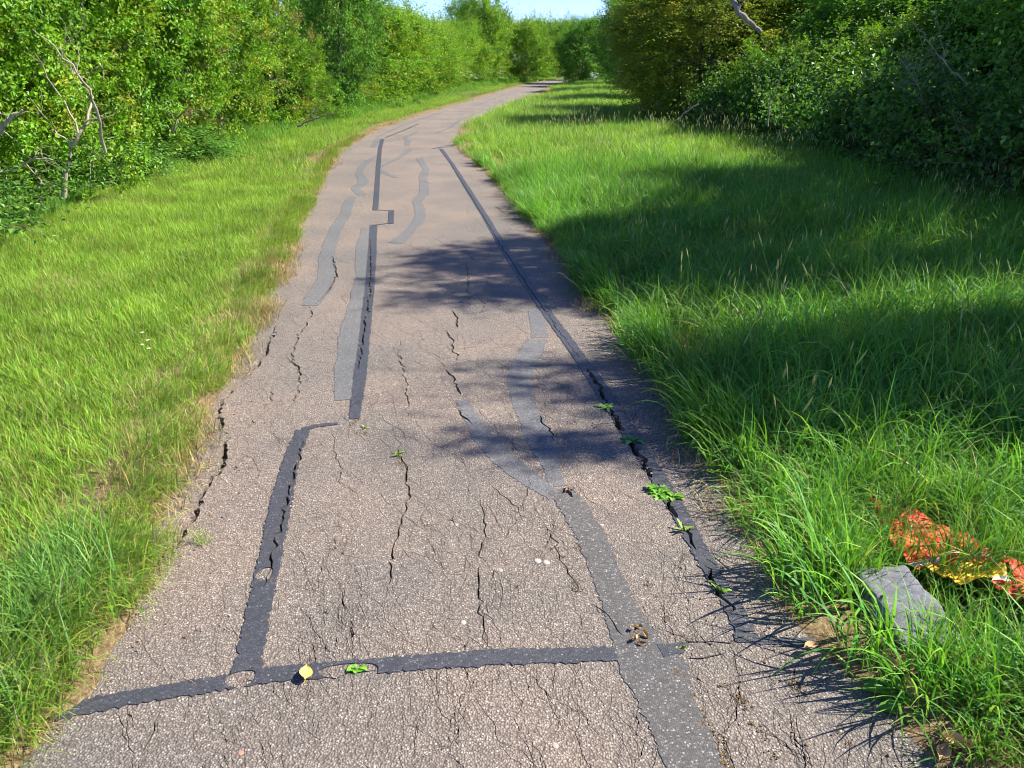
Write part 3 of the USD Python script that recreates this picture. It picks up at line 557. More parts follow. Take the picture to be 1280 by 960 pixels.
# left hedge
more(L1, "hawthorn_bush", [(-6.0, 7.3, 2.2, (1, 1, 1), "bright hawthorn bush at the left picture edge, nearest in the left hedge"),
    (-5.9, 5.3, 4.0, (1, 1, 0.95), "hawthorn bush of the left hedge standing outside the left picture edge"),
    (-7.1, 12.2, 3.3, (1.1, 1.1, 1.3), "tall bright bush behind the front row of the left hedge"),
    (-6.4, 17.3, 5.2, (1.05, 1, 1.02), "bright bush of the left hedge just before the dark tree"),
    (-5.6, 20.9, 0.9, (0.7, 0.7, 0.55), "low bright bush in front of the dark tree in the left hedge")], LG)
more(L2, "yellowish_hawthorn_bush", [(-6.45, 15.3, 2.6, (1, 1, 1.15), "yellow-green bush after the tall maple in the left hedge"),
    (-6.3, 19.3, 4.4, (1, 1, 1.1), "yellow-green bush with pale tips beside the dark tree in the left hedge"),
    (-5.7, 26.3, 1.4, (1, 1, 0.85), "yellow-green bush right of the dark tree in the left hedge")], LG)
more(R1, "dark_hedge_tree", [(-4.95, 23.2, 1.3, (0.8, 0.8, 1.02), "dark upright tree standing tallest in the left hedge, against the sky")], LG)
far = [(-5.3, 31, 0.80), (-5.0, 34.5, 0.76), (-4.7, 38, 0.72), (-4.4, 42, 0.73), (-4.0, 46.5, 0.78), (-3.5, 51, 0.82), (-2.4, 69, 1.0), (-0.2, 74, 1.05), (2.9, 76.5, 1.1), (4.9, 82, 1.15), (6.8, 87, 1.15), (9.6, 92, 1.2)]
words = ["second", "third", "fourth", "fifth", "sixth", "seventh"]
for k, (x, y, hz) in enumerate(far):
    lab = f"{words[k]} bush of the far left hedge counted from the dark tree" if k < 6 else ["leftmost of the bushes closing the view behind the path", "second from the left of the bushes closing the view behind the path", "third from the left of the bushes closing the view behind the path", "bush closing the view right above the path's vanishing end", "second from the right of the bushes closing the view behind the path", "rightmost of the bushes closing the view behind the path"][k - 6]
    copy(F1, "far_hedge_bush", lab, at(x, y), k * 1.7, (1, 1, hz), LG if k < 6 else "far bushes closing the view behind the path's end")
copy(F1, "far_hedge_bush", "tallest bush with loose upright shoots at the skyline, left of the path's far end", at(-2.2, 56), 0.6, (1.15, 1.15, 1.22), LG)
copy(F1, "far_hedge_bush", "rounded bush right of the tallest skyline bush, at the path's far end", at(1.0, 63), 2.6, (1.0, 1.0, 0.98), LG)
# right hedge
more(R1, "dark_hedge_tree", [(8.2, 12.9, 2.0, (1, 1, 0.6), "dark leafy bush behind the brambles, second from the right picture edge"),
    (6.55, 4.05, 0.0, (0.85, 0.52, 1.14), "tree of the right hedge outside the picture, nearest to the viewer"),
    (7.4, 17.4, 4.1, (1, 1, 0.6), "dark bush between the olive-gold tree and the brambles, on the right"),
    (12.0, 17.5, 0.3, (1.5, 1.5, 1.15), "dark tree rising behind the low part of the right hedge"),
    (9.6, 24.0, 1.7, (1.6, 1.6, 1.15), "dark tree behind the bush beside the olive-gold tree, on the right"),
    (6.2, 33.5, 1.0, (1.1, 1.1, 0.82), "dark tree beyond the olive-gold tree, reaching up to the sky"),
    (7.2, 44.0, 2.4, (1.3, 1.3, 0.95), "dark tree shading the right side of the path's far end"),
    (7.4, 53.0, 0.4, (1.3, 1.3, 1.02), "tall dark tree whose crown meets the sky above the path's end"),
    (5.0, 59.0, 5.4, (1.2, 1.2, 0.78), "farthest dark bush on the right of the path's end")], RG)
more(L1, "hawthorn_bush", [(5.6, 16.6, 0.8, (0.75, 0.75, 0.5), "sunlit fresh green hawthorn behind the sunlit grass, against the olive-gold tree"), (6.5, 13.9, 3.8, (0.8, 0.8, 0.58), "fresh green hawthorn rising over the brambles, middle of the right hedge"),
    (9.0, 13.4, 5.1, (1.1, 1.1, 0.95), "bright hawthorn showing over the bushes at the top right"), (9.4, 18.0, 1.9, (1.2, 1.2, 0.95), "bright hawthorn at the back, right of the leaning grey tree")], RG)
copy(R1, "dark_hedge_tree", "last dark bush behind the farthest one, right of the path's vanishing end", at(6.9, 70), 2.2, (1.3, 1.3, 0.85), RG)
more(R2, "olive_tree_crown", [(5.2, 25.6, 2.5, (1.0, 1.0, 0.6), "second olive-gold tree, just behind the first on the right"), (6.9, 7.0, 1.2, (0.85, 0.68, 1.17), "tree of the right hedge outside the right picture edge, shading the path"), (7.2, 22.8, 4.0, (1.1, 1.1, 0.72), "olive-gold tree filling the gap right of the nearest olive-gold tree")], RG)
more(L3, "field_maple", [(8.3, 15.4, 1.5, (1.1, 1.05, 0.66), "mid green maple with sunlit leaves behind the sunlit grass on the right"), (8.6, 10.9, 4.2, (1, 1, 0.95), "mid green maple rising behind the dark tree at the right picture edge"),
    (12.5, 13.6, 2.9, (1.3, 1.3, 1.15), "tall maple at the back, behind the low part of the right hedge"), (7.6, 20.6, 0.8, (1.2, 1.2, 0.85), "maple close behind the olive-gold tree, on its right")], RG)
UG = "brambles at the foot of the right hedge"
more(U1, "bramble_bush", [(-5.05, 7.0, 0.7, (0.8, 0.8, 0.5), "broad-leaved bramble at the left hedge foot, cut by the left picture edge"), (-5.3, 10.4, 2.7, (0.5, 0.9, 0.36), "low bramble at the left hedge foot, in front of the yellow-green bush"), (-5.5, 13.0, 4.7, (0.5, 1.0, 0.38), "low bramble at the left hedge foot, in front of the tall maple"), (5.5, 10.3, 1.0, (1, 1, 1), "bramble with broad pale leaves, second from the right picture edge"), (5.5, 11.9, 2.0, (1.1, 1.1, 1.1), "bramble under the bare leaning branches on the right"),
    (5.4, 13.6, 3.2, (1, 1, 0.9), "bramble at the right end of the sunlit grass"), (5.2, 15.6, 4.0, (1, 1, 1.1), "sunlit bramble behind the sunlit grass, beside the olive-gold tree"), (4.8, 17.8, 5.0, (0.9, 0.9, 0.9), "bramble at the foot of the olive-gold tree"),
    (6.0, 7.2, 5.5, (1, 1, 1.0), "bramble of the right hedge outside the picture edge")], UG)

# ------------------------------------------------------------------ small plants and things
rs = np.random.default_rng(77)
P = [blades(55, 0.07, 0.14, 0.34, 0.006, 1.0, 0.35, LUSH, rg, 5) for _ in range(4)] + [blades(45, 0.07, 0.07, 0.18, 0.0045, 0.9, 0.45, MOWN + LUSH, rg, 4) for _ in range(3)]
p = scatter(900, 0.8, 2.4, 0.7, 2.9); g = right_gap(p)
do, ds_ = (p - orange_c) / [0.17, 0.27], (p - slab_c) / [0.14, 0.22]
ro, rs_ = np.linalg.norm(do, axis=1), np.linalg.norm(ds_, axis=1)
ok = (g > 0.19) & ((np.linalg.norm((p - orange_c + [0.02, 0.12]) / [0.22, 0.34], axis=1) > 0.9) | (rs.random(len(p)) < 0.24)) & ((rs_ > 0.72) | ((p[:, 0] > slab_c[0] + 0.0) & (rs_ > 0.42))) & ((ro < 2.2) | (rs_ < 2.3) | (p[:, 1] < 1.9))
p = p[ok]
instancer("grass_tufts", P, rows(p, rg.uniform(0.8, 1.25, len(p)), rg.integers(0, 7, len(p))), "grass", label="loose grass tufts around the grey block and the orange sheet", cat="grass")
# seed stalks
def stalks(n, rad, h0, h1, rng, ear=(0.30, 0.26, 0.12)):
    parts = []
    for k in range(n):
        a, r = rng.random() * 6.283, rad * math.sqrt(rng.random()); b = np.array([r * math.cos(a), r * math.sin(a), 0]); h = rng.uniform(h0, h1); az = rng.random() * 6.283; ln = rng.uniform(0.05, 0.3)
        tt = np.linspace(0, 1, 6); pts = b + np.stack([np.cos(az) * ln * h * tt ** 2, np.sin(az) * ln * h * tt ** 2, h * tt * (1 - 0.1 * ln * tt)], 1)
        v, f = tube(pts, np.linspace(0.0013, 0.0007, 6), 3); parts.append((v, f, np.tile([0.16, 0.22, 0.06], (len(v), 1)) * rng.uniform(0.8, 1.2)))
        d = unit(pts[-1] - pts[-2]); e = pts[-1] + d * np.linspace(-0.02, rng.uniform(0.03, 0.075), 5)[:, None]
        v, f = tube(e, np.array([0.001, 0.0035, 0.0042, 0.003, 0.0006]) * rng.uniform(0.7, 1.2), 5); parts.append((v, f, np.tile(np.array(ear), (len(v), 1)) * rng.uniform(0.7, 1.25)))
    return cat(*parts)
P = [stalks(9, 0.25, 0.4, 0.68, rs, (0.30, 0.30, 0.12)) for _ in range(3)] + [stalks(26, 0.5, 0.42, 0.62, rs, (0.50, 0.50, 0.26)) for _ in range(3)]
p1 = scatter(70, 0.9, 5.5, 1.6, 9); p1 = p1[right_gap(p1) > 0.35]; p2 = scatter(80, -2, 5.5, 10.5, 24); p2 = p2[(right_gap(p2) > 0.8) & (right_gap(p2) < 5.5)]
instancer("seed_stalks", P, np.vstack([rows(p1, rg.uniform(0.7, 1.0, len(p1)), rg.integers(0, 3, len(p1))), rows(p2, rg.uniform(0.8, 1.1, len(p2)), rg.integers(3, 6, len(p2)))]), "grass",
          label="thin grass stalks with pale seed heads in the right verge", cat="grass")
# clover leaves, bottom right
def clover(n, rad, rng):
    a, r = rng.random(n) * 6.283, rad * np.sqrt(rng.random(n)); c = np.stack([r * np.cos(a), r * np.sin(a), rng.uniform(0.02, 0.10, n)], 1)
    m = 3 * n; k = np.repeat(np.arange(n), 3); az = np.tile([0, 2.09, 4.19], n) + np.repeat(rng.random(n) * 6.28, 3)
    D = unit(np.stack([np.cos(az), np.sin(az), rng.normal(0.05, 0.2, m)], 1)); N = unit(np.array([0, 0, 1.0]) + rng.normal(0, 0.2, (m, 3)))
    L = np.repeat(rng.uniform(0.009, 0.017, n), 3)
    return leaves(c[k], D, N, L, L * 0.85, np.array([0.09, 0.22, 0.03]) * rng.uniform(0.7, 1.4, (n, 1))[k], 0.1)
P = [clover(70, 0.12, rs) for _ in range(3)]
p = np.vstack([scatter(170, 0.95, 2.3, 0.7, 2.1)]); p = p[((right_gap(p) > 0.22) | (left_gap(p) > 0.3)) & (np.linalg.norm((p - slab_c) / [0.2, 0.28], axis=1) > 1) & (np.linalg.norm((p - orange_c) / [0.24, 0.32], axis=1) > 1)]
instancer("clover_leaves", P, rows(p, rg.uniform(0.8, 1.3, len(p)), rg.integers(0, 3, len(p))), "leaf", label="small clover leaves low among the grass", cat="clover")

def blade_leaf(L, W, col, rng, lobes=5, lobe=0.45, rise=0.5, droop=1.2, seg=9, az=0.0, stem=0.18):
    """A lobed leaf on the ground rosette plan, arching up and over."""
    t = np.linspace(0, 1, seg); prof = np.sin(np.pi * np.clip((t - stem * 0.5) / (1 - stem * 0.5), 0, 1) ** 0.75) ** 0.8 + 0.10
    saw = 1 - lobe * (0.5 + 0.5 * np.cos(2 * np.pi * lobes * t)); w = W / 2 * prof * saw; w[-1] = 0.0006
    ang = rise - droop * t; dx = np.cos(ang) * L / seg; dz = np.sin(ang) * L / seg
    x = np.cumsum(dx) - dx[0]; z = np.cumsum(dz) - dz[0]
    c, s_ = math.cos(az), math.sin(az); mid = np.stack([x * c, x * s_, z], 1); sd = np.array([-s_, c, 0.0])
    Lp = mid + sd * w[:, None] + [0, 0, 1] * (w * 0.35)[:, None]; Rp = mid - sd * w[:, None] + [0, 0, 1] * (w * 0.35)[:, None]
    v = np.stack([Lp, mid, Rp], 1).reshape(-1, 3); f = []
    for i in range(seg - 1):
        a = 3 * i; f += [[a, a + 1, a + 4], [a, a + 4, a + 3], [a + 1, a + 2, a + 5], [a + 1, a + 5, a + 4]]
    tint = np.tile(np.array(col) * rng.uniform(0.8, 1.25), (len(v), 1)); tint[1::3] *= 1.25
    return v, np.array(f), np.clip(tint, 0, 0.8)
def rosette(label, px, py, n, L, W, col, cate="weed", name="weed", group=None, lobes=5, lobe=0.45, rise=(0.2, 0.9), z=0.0, seg=9):
    g_ = gp(px, py); t = thing(name, label, cate, (g_[0], g_[1], z), rs.random() * 6.28, group)
    for k in range(n):
        v, f, c = blade_leaf(L * rs.uniform(0.55, 1.1), W * rs.uniform(0.7, 1.15), col, rs, lobes, lobe, rs.uniform(*rise), rs.uniform(0.6, 1.4), az=k * 2.4 + rs.normal(0, 0.25), seg=seg)
        v[:, :2] += rs.normal(0, 0.006, 2)
        obj("leaf", (v, f), "leaf", t, tint=c)
    st_ = tube(np.array([[0, 0, -0.02], [0, 0, 0.004], [0.002, 0, 0.012]]), [0.004, 0.005, 0.003], 5); obj("crown_base", st_, "leaf", t, tint=np.tile([0.14, 0.2, 0.05], (len(st_[0]), 1)))
    return t
WG = (0.13, 0.29, 0.03)
rosette("largest leafy weed rooted in the right-hand sealed crack, bright green", 822, 617, 15, 0.085, 0.034, WG, lobes=4)
rosette("second clump joined to the large weed, on its lower right side", 841, 622, 12, 0.065, 0.028, (0.16, 0.32, 0.035), lobes=3)
rosette("topmost small weed in the right-hand sealed crack", 760, 509, 9, 0.075, 0.026, (0.13, 0.27, 0.04))
rosette("shaded blue-green weed lying across the right-hand crack, above the large weed", 791, 551, 10, 0.085, 0.03, (0.08, 0.21, 0.06))
rosette("small yellow-green seedling in the crack just below the large weed", 855, 662, 9, 0.05, 0.015, (0.22, 0.33, 0.06), rise=(0.7, 1.3))
rosette("lowest little seedling on the right-hand sealed crack", 902, 739, 9, 0.05, 0.016, (0.17, 0.30, 0.05), rise=(0.6, 1.3))
rosette("tiny seedling of round leaves in the worn oval of the tar band", 445, 838, 6, 0.033, 0.022, (0.15, 0.36, 0.03), lobe=0.1, rise=(0.4, 1.0), name="seedling", cate="seedling")
rosette("tiny weed in the crack at the middle of the path", 498, 569, 6, 0.04, 0.016, (0.17, 0.27, 0.05))
rosette("yellowish moss-like speck of weed right of the tar crossing", 854, 811, 6, 0.022, 0.012, (0.36, 0.38, 0.05))
rosette("thin sparse weed on the asphalt below the tar junction, middle of the path", 456, 536, 6, 0.04, 0.012, (0.22, 0.25, 0.08))
rosette("round-leaved plantain at the edge beside the brown leaves, bottom right", 1117, 868, 7, 0.085, 0.05, (0.08, 0.2, 0.035), lobe=0.05, name="plantain", cate="plantain")
rosette("small plantain below the first one at the bottom right edge", 1128, 888, 6, 0.075, 0.045, (0.09, 0.22, 0.035), lobe=0.05, name="plantain", cate="plantain")
# grass clump alone on the asphalt, left
g_ = gp(252, 678); b_ = blades(36, 0.035, 0.04, 0.10, 0.003, 0.7, 0.8, MOWN, rs, 4); t = thing("grass_clump", "lone little grass clump on the asphalt left of the tar band", "grass clump", (g_[0], g_[1], 0)); obj("blades", (b_[0], b_[1]), "grass", t, tint=b_[2], kind="stuff")

def flat_leaf(name, label, px, py, L, W, col, rz, tilt, curl=0.35, z=0.012, cate="leaf", group=None, jag=0.0, matn="dry"):
    t_ = np.linspace(0, 1, 9); w = W / 2 * np.sin(np.pi * np.clip(t_, 0.02, 0.985) ** 0.8) ** 0.9 * (1 + jag * rs.normal(0, 1, 9)); x = (t_ - 0.5) * L
    rows_ = []
    for s_ in (-1, -0.5, 0, 0.5, 1): rows_.append(np.stack([x, s_ * w, curl * W * (np.abs(s_) ** 1.5) + 0.10 * L * (t_ - 0.5) ** 2 * 4 * curl + rs.normal(0, 0.02 * W, 9)], 1))
    v = np.stack(rows_, 1).reshape(-1, 3); f = []
    for i in range(8):
        for j in range(4): a = i * 5 + j; f += [[a, a + 5, a + 6], [a, a + 6, a + 1]]
    m = trimesh.Trimesh(v, np.array(f), process=False); lower = v - [0, 0, 0.0006]; n = len(v)
    v2 = np.vstack([v, lower]); f2 = np.vstack([np.array(f), np.array(f)[:, ::-1] + n])
    g_ = gp(px, py); t = thing(name, label, cate, (g_[0], g_[1], z), rz, group, tilt=tilt)
    tint = np.tile(np.array(col), (len(v2), 1)) * rs.uniform(0.85, 1.15, (len(v2), 1)); tint[2:n:5] *= 1.2
    obj("blade", (v2, f2), matn, t, tint=np.clip(tint, 0, 0.9), smooth=True)
    sv, sf = tube(np.array([[-L * 0.78, 0.002, 0.002], [-L * 0.6, 0, 0.003], [-L * 0.46, 0, 0.03 * L]]), [0.0008, 0.001, 0.001], 5); obj("stalk", (sv, sf), matn, t, tint=np.tile(np.array(col) * 0.7, (len(sv), 1)))
flat_leaf("yellow_leaf", "yellow fallen leaf lying on the dark tar band across the path", 383, 846, 0.058, 0.036, (0.72, 0.52, 0.13), 1.75, (0.25, 0.1), 0.15, 0.014, matn="petal")
BR = (0.56, 0.36, 0.19)
for px, py, L, W, rz, ti, lab in [(1122, 842, 0.075, 0.05, 0.4, (0.5, 0.3), "curled tan leaf standing between path edge and grey block"), (1106, 838, 0.06, 0.04, 2.2, (0.9, 0.2), "darker brown curled leaf left of the curled tan leaf, bottom right"),
        (1130, 866, 0.06, 0.035, 1.5, (0.3, -0.5), "small pale brown leaf above the plantains, bottom right"), (1012, 816, 0.045, 0.025, 0.3, (0.1, 0.1), "pale yellow-brown leaf at the end of the tar band by the right grass"),
        (1192, 938, 0.07, 0.04, -0.4, (0.15, 0.1), "large tan leaf lying in the very bottom right edge litter"), (1176, 950, 0.05, 0.03, 0.8, (0.1, -0.2), "tan leaf just left of the large one, at the bottom edge"), (1232, 916, 0.04, 0.026, 1.2, (0.3, 0.3), "small orange-brown leaf in the grass, bottom right corner"),
        (912, 578, 0.06, 0.03, -0.6, (0.3, 0.1), "brown leaf at the right path edge beside the long shaded grass"), (922, 600, 0.06, 0.028, 0.3, (0.2, 0.1), "pale brown leaf below the brown one at the right path edge")]:
    flat_leaf("dry_leaf", lab, px, py, L, W, np.array(BR) * rs.uniform(0.85, 1.25), rz, ti, 0.5, 0.02, jag=0.06, group="dry leaves at the right path edge")
for px, py, lab in [(789, 789, "leaf scrap at the upper left of the litter where the tar bands cross"), (799, 786, "palest leaf scrap of the litter where the tar bands cross"), (796, 799, "leaf scrap in the middle of the litter where the tar bands cross"), (806, 796, "rightmost leaf scrap of the litter where the tar bands cross"), (802, 807, "lowest leaf scrap of the litter where the tar bands cross"), (791, 803, "mossy brown leaf scrap at the lower left of the litter where the tar bands cross"), (709, 615, "dark leaf scrap in the small hole where the grey bands meet"), (717, 613, "pale leaf scrap beside the small hole where the grey bands meet")]:
    flat_leaf("leaf_scrap", lab, px, py, rs.uniform(0.014, 0.028), rs.uniform(0.009, 0.015), [(0.46, 0.27, 0.09), (0.60, 0.46, 0.26), (0.30, 0.18, 0.08)][rs.integers(0, 3)], rs.random() * 6.28, (rs.normal(0, 0.3), rs.normal(0, 0.3)), 0.5, 0.008, jag=0.12, group="dry leaf scraps on the asphalt")
# pale stones
mat("pebble", {"a": ("attribute", {"attribute": "tint"}), "g": ("geometry", {}), "n": ("noise_texture", {"scale": 160, "detail": 4}), "c": ("mix_color", {"blend_type": "multiply", "fac": 0.5, "use_clamp": False}), "p": ("principled_bsdf", {"roughness": 0.8, "specular_ior_level": 0.25})},
    [("g.position", "n.vector"), ("a.color", "c.a"), ("n.color", "c.b"), ("c.result", "p.base_color")])
for px, py, r, lab in [(672, 701, 0.014, "larger pale stone set flush in the middle of the path, left one of a pair"), (683, 703, 0.013, "larger pale stone set flush in the middle of the path, right one of a pair"), (752, 656, 0.008, "small white stone beside the wide grey band"), (741, 720, 0.006, "small white chip at the left rim of the wide grey band"), (579, 778, 0.010, "pale stone flush in the path above the tar cross band"),
        (626, 713, 0.009, "faint pale stone left of the pair of stones"), (694, 932, 0.010, "pale stone near the bottom, left of the wide grey band"), (571, 656, 0.007, "lone pale chip in the middle of the path"), (737, 597, 0.009, "pale stone right of the meeting grey bands"), (768, 625, 0.007, "pale chip between the grey bands and the large weed"), (628, 480, 0.009, "white chip left of the curved pale band"), (301, 941, 0.008, "reddish chip near the bottom left of the path")]:
    v = trimesh.creation.icosphere(2, 1.0); d = v.vertices * (1 + 0.25 * (meshkit.noise(v.vertices * 1.7 + px, 3)[:, None] - 0.5)); d = d * [r, r * 0.8, r * 0.22]
    g_ = gp(px, py); c = np.array((0.5, 0.22, 0.14) if "reddish" in lab else (0.44, 0.38, 0.31)) * rs.uniform(0.9, 1.15)
    o = obj("stone", (d, v.faces), "pebble", None, tint=np.tile(c, (len(d), 1)), smooth=True, label=lab, cat="stone", group="pale stones in the asphalt"); place(o, (g_[0], g_[1], 0.0), rs.random() * 6)

# grey block and orange sheet in the grass
asphalt("concrete_grey", 240, [(0.0, (0.11, 0.115, 0.125)), (0.8, (0.15, 0.155, 0.17)), (1.0, (0.22, 0.22, 0.23))], (0.12, 0.125, 0.135), 0.1, 1.0, bump=0.5, dist=0.002)
mb = trimesh.creation.box([0.17, 0.31, 0.12])
for _ in range(4): mb = mb.subdivide()
v = mb.vertices.copy(); q_ = np.array([0.085, 0.155, 0.06]) - 0.014
core = np.clip(v, -q_, q_); v = core + unit(v - core) * np.minimum(np.linalg.norm(v - core, axis=1), 0.014)[:, None]
v += (meshkit.fbm(v * 22, 3, 5)[:, None] - 0.5) * 0.026 * unit(v)
v[:, 2] -= 0.03 * np.clip((-v[:, 1] - 0.05) / 0.03, 0, 1) * (v[:, 2] > 0)
o = obj("concrete_block", (v, mb.faces), "concrete_grey", None, smooth=True, label="grey concrete block half hidden in the grass beside the orange sheet", cat="block"); place(o, (slab_c[0] + 0.01, slab_c[1], 0.02), 0.10, tilt=(0.04, -0.06))
mat("plastic_sheet", {"a": ("attribute", {"attribute": "tint"}), "tc": ("texture_coordinate", {}), "w": ("wave_texture", {"wave_type": "bands", "bands_direction": "y", "scale": 26, "distortion": 2.5, "detail": 2, "detail_scale": 2.0}),
    "n": ("noise_texture", {"scale": 60, "detail": 4}), "hm": ("math", {"math_type": "multiply_add", "value2": 0.6}), "b": ("bump", {"strength": 0.7, "distance": 0.006}), "p": ("principled_bsdf", {"roughness": 0.55, "specular_ior_level": 0.3})},
    [("tc.object", "w.vector"), ("tc.object", "n.vector"), ("w.fac", "hm.value1"), ("n.fac", "hm.value3"), ("hm.value", "b.height"), ("b.normal", "p.normal"), ("a.color", "p.base_color")])
sh = thing("plastic_sheet", "crumpled orange-red plastic sheet with a yellow band, lying in the grass", "plastic sheet", (orange_c[0], orange_c[1], 0.06), 0.0, scale=(0.88, 1.08, 1.0), tilt=(-0.04, -0.16))
def sheet(y0, y1, xa, xb, col, n=(40, 14)):
    """A strip of the sheet; xa, xb: its left and right rim at y0 and y1."""
    U, V_ = np.meshgrid(np.linspace(0, 1, n[0]), np.linspace(0, 1, n[1]))
    Y = y0 + (y1 - y0) * V_; X = (xa[0] + (xa[1] - xa[0]) * V_) * (1 - U) + (xb[0] + (xb[1] - xb[0]) * V_) * U
    k = np.stack([X * 13, Y * 13, 0 * X], -1); X = X + (meshkit.fbm(k + 3, 3, 2) - 0.5) * 0.03
    Z = (np.abs(meshkit.fbm(np.stack([X * 9, Y * 16, 0 * X], -1), 4, 8) - 0.5)) * 0.13
    top = np.stack([X, Y, Z], -1).reshape(-1, 3); m, w_ = len(top), n[0]
    i, j = np.meshgrid(np.arange(n[1] - 1), np.arange(n[0] - 1), indexing="ij"); q = np.stack([i * w_ + j, i * w_ + j + 1, (i + 1) * w_ + j + 1, (i + 1) * w_ + j], -1).reshape(-1, 4)
    v = np.vstack([top, top - [0, 0, 0.0012]]); q = np.vstack([q, q[:, ::-1] + m])
    return (v, q), np.tile(np.array(col), (len(v), 1)) * (0.85 + 0.3 * meshkit.fbm(v * 25, 3, 3))[:, None]
for nm, y0, y1, xa, xb, col in [("red_panel", 0.13, 0.34, (-0.16, -0.13), (0.06, 0.0), (0.62, 0.055, 0.02)), ("orange_panel", -0.02, 0.13, (-0.17, -0.16), (0.15, 0.06), (0.74, 0.095, 0.02)), ("white_line", -0.032, -0.02, (-0.16, -0.17), (0.16, 0.15), (0.62, 0.45, 0.38)),
        ("orange_panel", -0.06, -0.032, (-0.13, -0.16), (0.19, 0.16), (0.76, 0.12, 0.025)), ("yellow_band", -0.15, -0.06, (-0.07, -0.13), (0.10, 0.13), (0.72, 0.43, 0.02)), ("red_flap", -0.20, -0.075, (0.105, 0.13), (0.20, 0.19), (0.60, 0.045, 0.02)), ("white_mark", -0.165, -0.15, (0.03, 0.05), (0.10, 0.10), (0.8, 0.74, 0.70)), ("red_panel", -0.23, -0.165, (0.06, 0.03), (0.12, 0.10), (0.55, 0.05, 0.02))]:
    g_, c = sheet(y0, y1, xa, xb, col); obj(nm, g_, "plastic_sheet", sh, tint=np.clip(c, 0, 0.9), smooth=True)

# white flowers in the left grass; cow parsley far along the path
def flower(label, px, py, h, r, group):
    g_ = gp(px, py); t = thing("white_flower", label, "flower", (g_[0], g_[1], 0), rs.random() * 6, group)
    v, f = tube(np.array([[0, 0, 0], [0.003, 0, h * 0.6], [0, 0.003, h]]), 0.0012, 4); obj("flower_stem", (v, f), "leaf", t, tint=np.tile([0.1, 0.2, 0.04], (len(v), 1)))
    n = 12; az = np.arange(n) * 6.283 / n; D = unit(np.stack([np.cos(az), np.sin(az), np.full(n, 0.25)], 1)); pv = leaves(np.tile([0, 0, h], (n, 1)), D, np.tile([0, 0, 1.0], (n, 1)), np.full(n, r), np.full(n, r * 0.45), np.tile([0.82, 0.82, 0.78], (n, 1)))
    obj("petals", pv[:2], "petal", t, tint=pv[2], kind="stuff")
    m = trimesh.creation.icosphere(1, r * 0.32); m.apply_translation([0, 0, h + 0.003]); obj("flower_centre", m, "petal", t, tint=np.tile([0.75, 0.6, 0.1], (len(m.vertices), 1)))
for px, py, lab in [(182, 446, "leftmost white flower of the little group in the left grass"), (189, 440, "middle white flower of the little group in the left grass"), (190, 451, "lowest white flower of the little group in the left grass"), (182, 430, "topmost white flower of the little group in the left grass")]:
    flower(lab, px, py + 6, 0.10, 0.012, "white flowers in the left grass")
def cow_parsley(seed):
    rng = np.random.default_rng(seed); st_, um = [], []
    for k in range(5):
        az = rng.random() * 6.28; top = np.array([math.cos(az) * 0.2, math.sin(az) * 0.2, rng.uniform(0.6, 1.0)]); st_.append(tube(wiggle([0, 0, 0], top, 5, 0.015, rng), np.linspace(0.006, 0.003, 5), 4))
        for j in range(6):
            c = top + [rng.normal(0, 0.07), rng.normal(0, 0.07), rng.uniform(0.03, 0.10)]; st_.append(tube(np.array([top, (top + c) / 2, c]), 0.0015, 3))
            n = 14; pp = c + rng.normal(0, 1, (n, 3)) * [0.022, 0.022, 0.006]; D = unit(rng.normal(0, 1, (n, 3)) * [1, 1, 0.2]); um.append(leaves(pp, D, unit(np.array([0, 0, 1.0]) + rng.normal(0, 0.3, (n, 3))), np.full(n, 0.022), np.full(n, 0.02), np.tile([0.80, 0.80, 0.74], (n, 1))))
    return join(st_), cat(*um)
CPG = "cow parsley flowering in the verges at the path's far end"
ORD = ["first", "second", "third", "fourth", "fifth", "sixth", "seventh", "eighth", "ninth", "tenth"]
cpl = "white flowering cow parsley at the hedge foot near the path's far end"
first = None
for k, (x, y) in enumerate([(-2.9, 44), (-2.6, 46.5), (-2.3, 49), (-2.7, 50.5), (-1.9, 52), (-2.4, 53.5), (-1.4, 55), (-1.9, 57), (-0.9, 58.5), (-3.2, 42), (4.6, 46), (4.9, 49)]):
    lab = (f"white cow parsley at the far left hedge foot, {ORD[k]} from the left of its row" if k < 10 else f"white cow parsley in shade right of the path, {ORD[k - 10]} of its row from the front")
    if first is None:
        first = thing("cow_parsley", lab, "cow parsley", at(x, y), 0, CPG); a_, b_ = cow_parsley(3)
        obj("stem", a_, "leaf", first, tint=np.tile([0.1, 0.2, 0.04], (len(a_[0]), 1))).SetCustomDataByKey("kind", "stuff"); obj("flower_umbels", (b_[0], b_[1]), "petal", first, tint=b_[2], kind="stuff")
    else: copy(first, "cow_parsley", lab, at(x, y), k * 1.3, (1, 1, rs.uniform(0.8, 1.1)), CPG if k < 10 else "cow parsley in the shade right of the path")

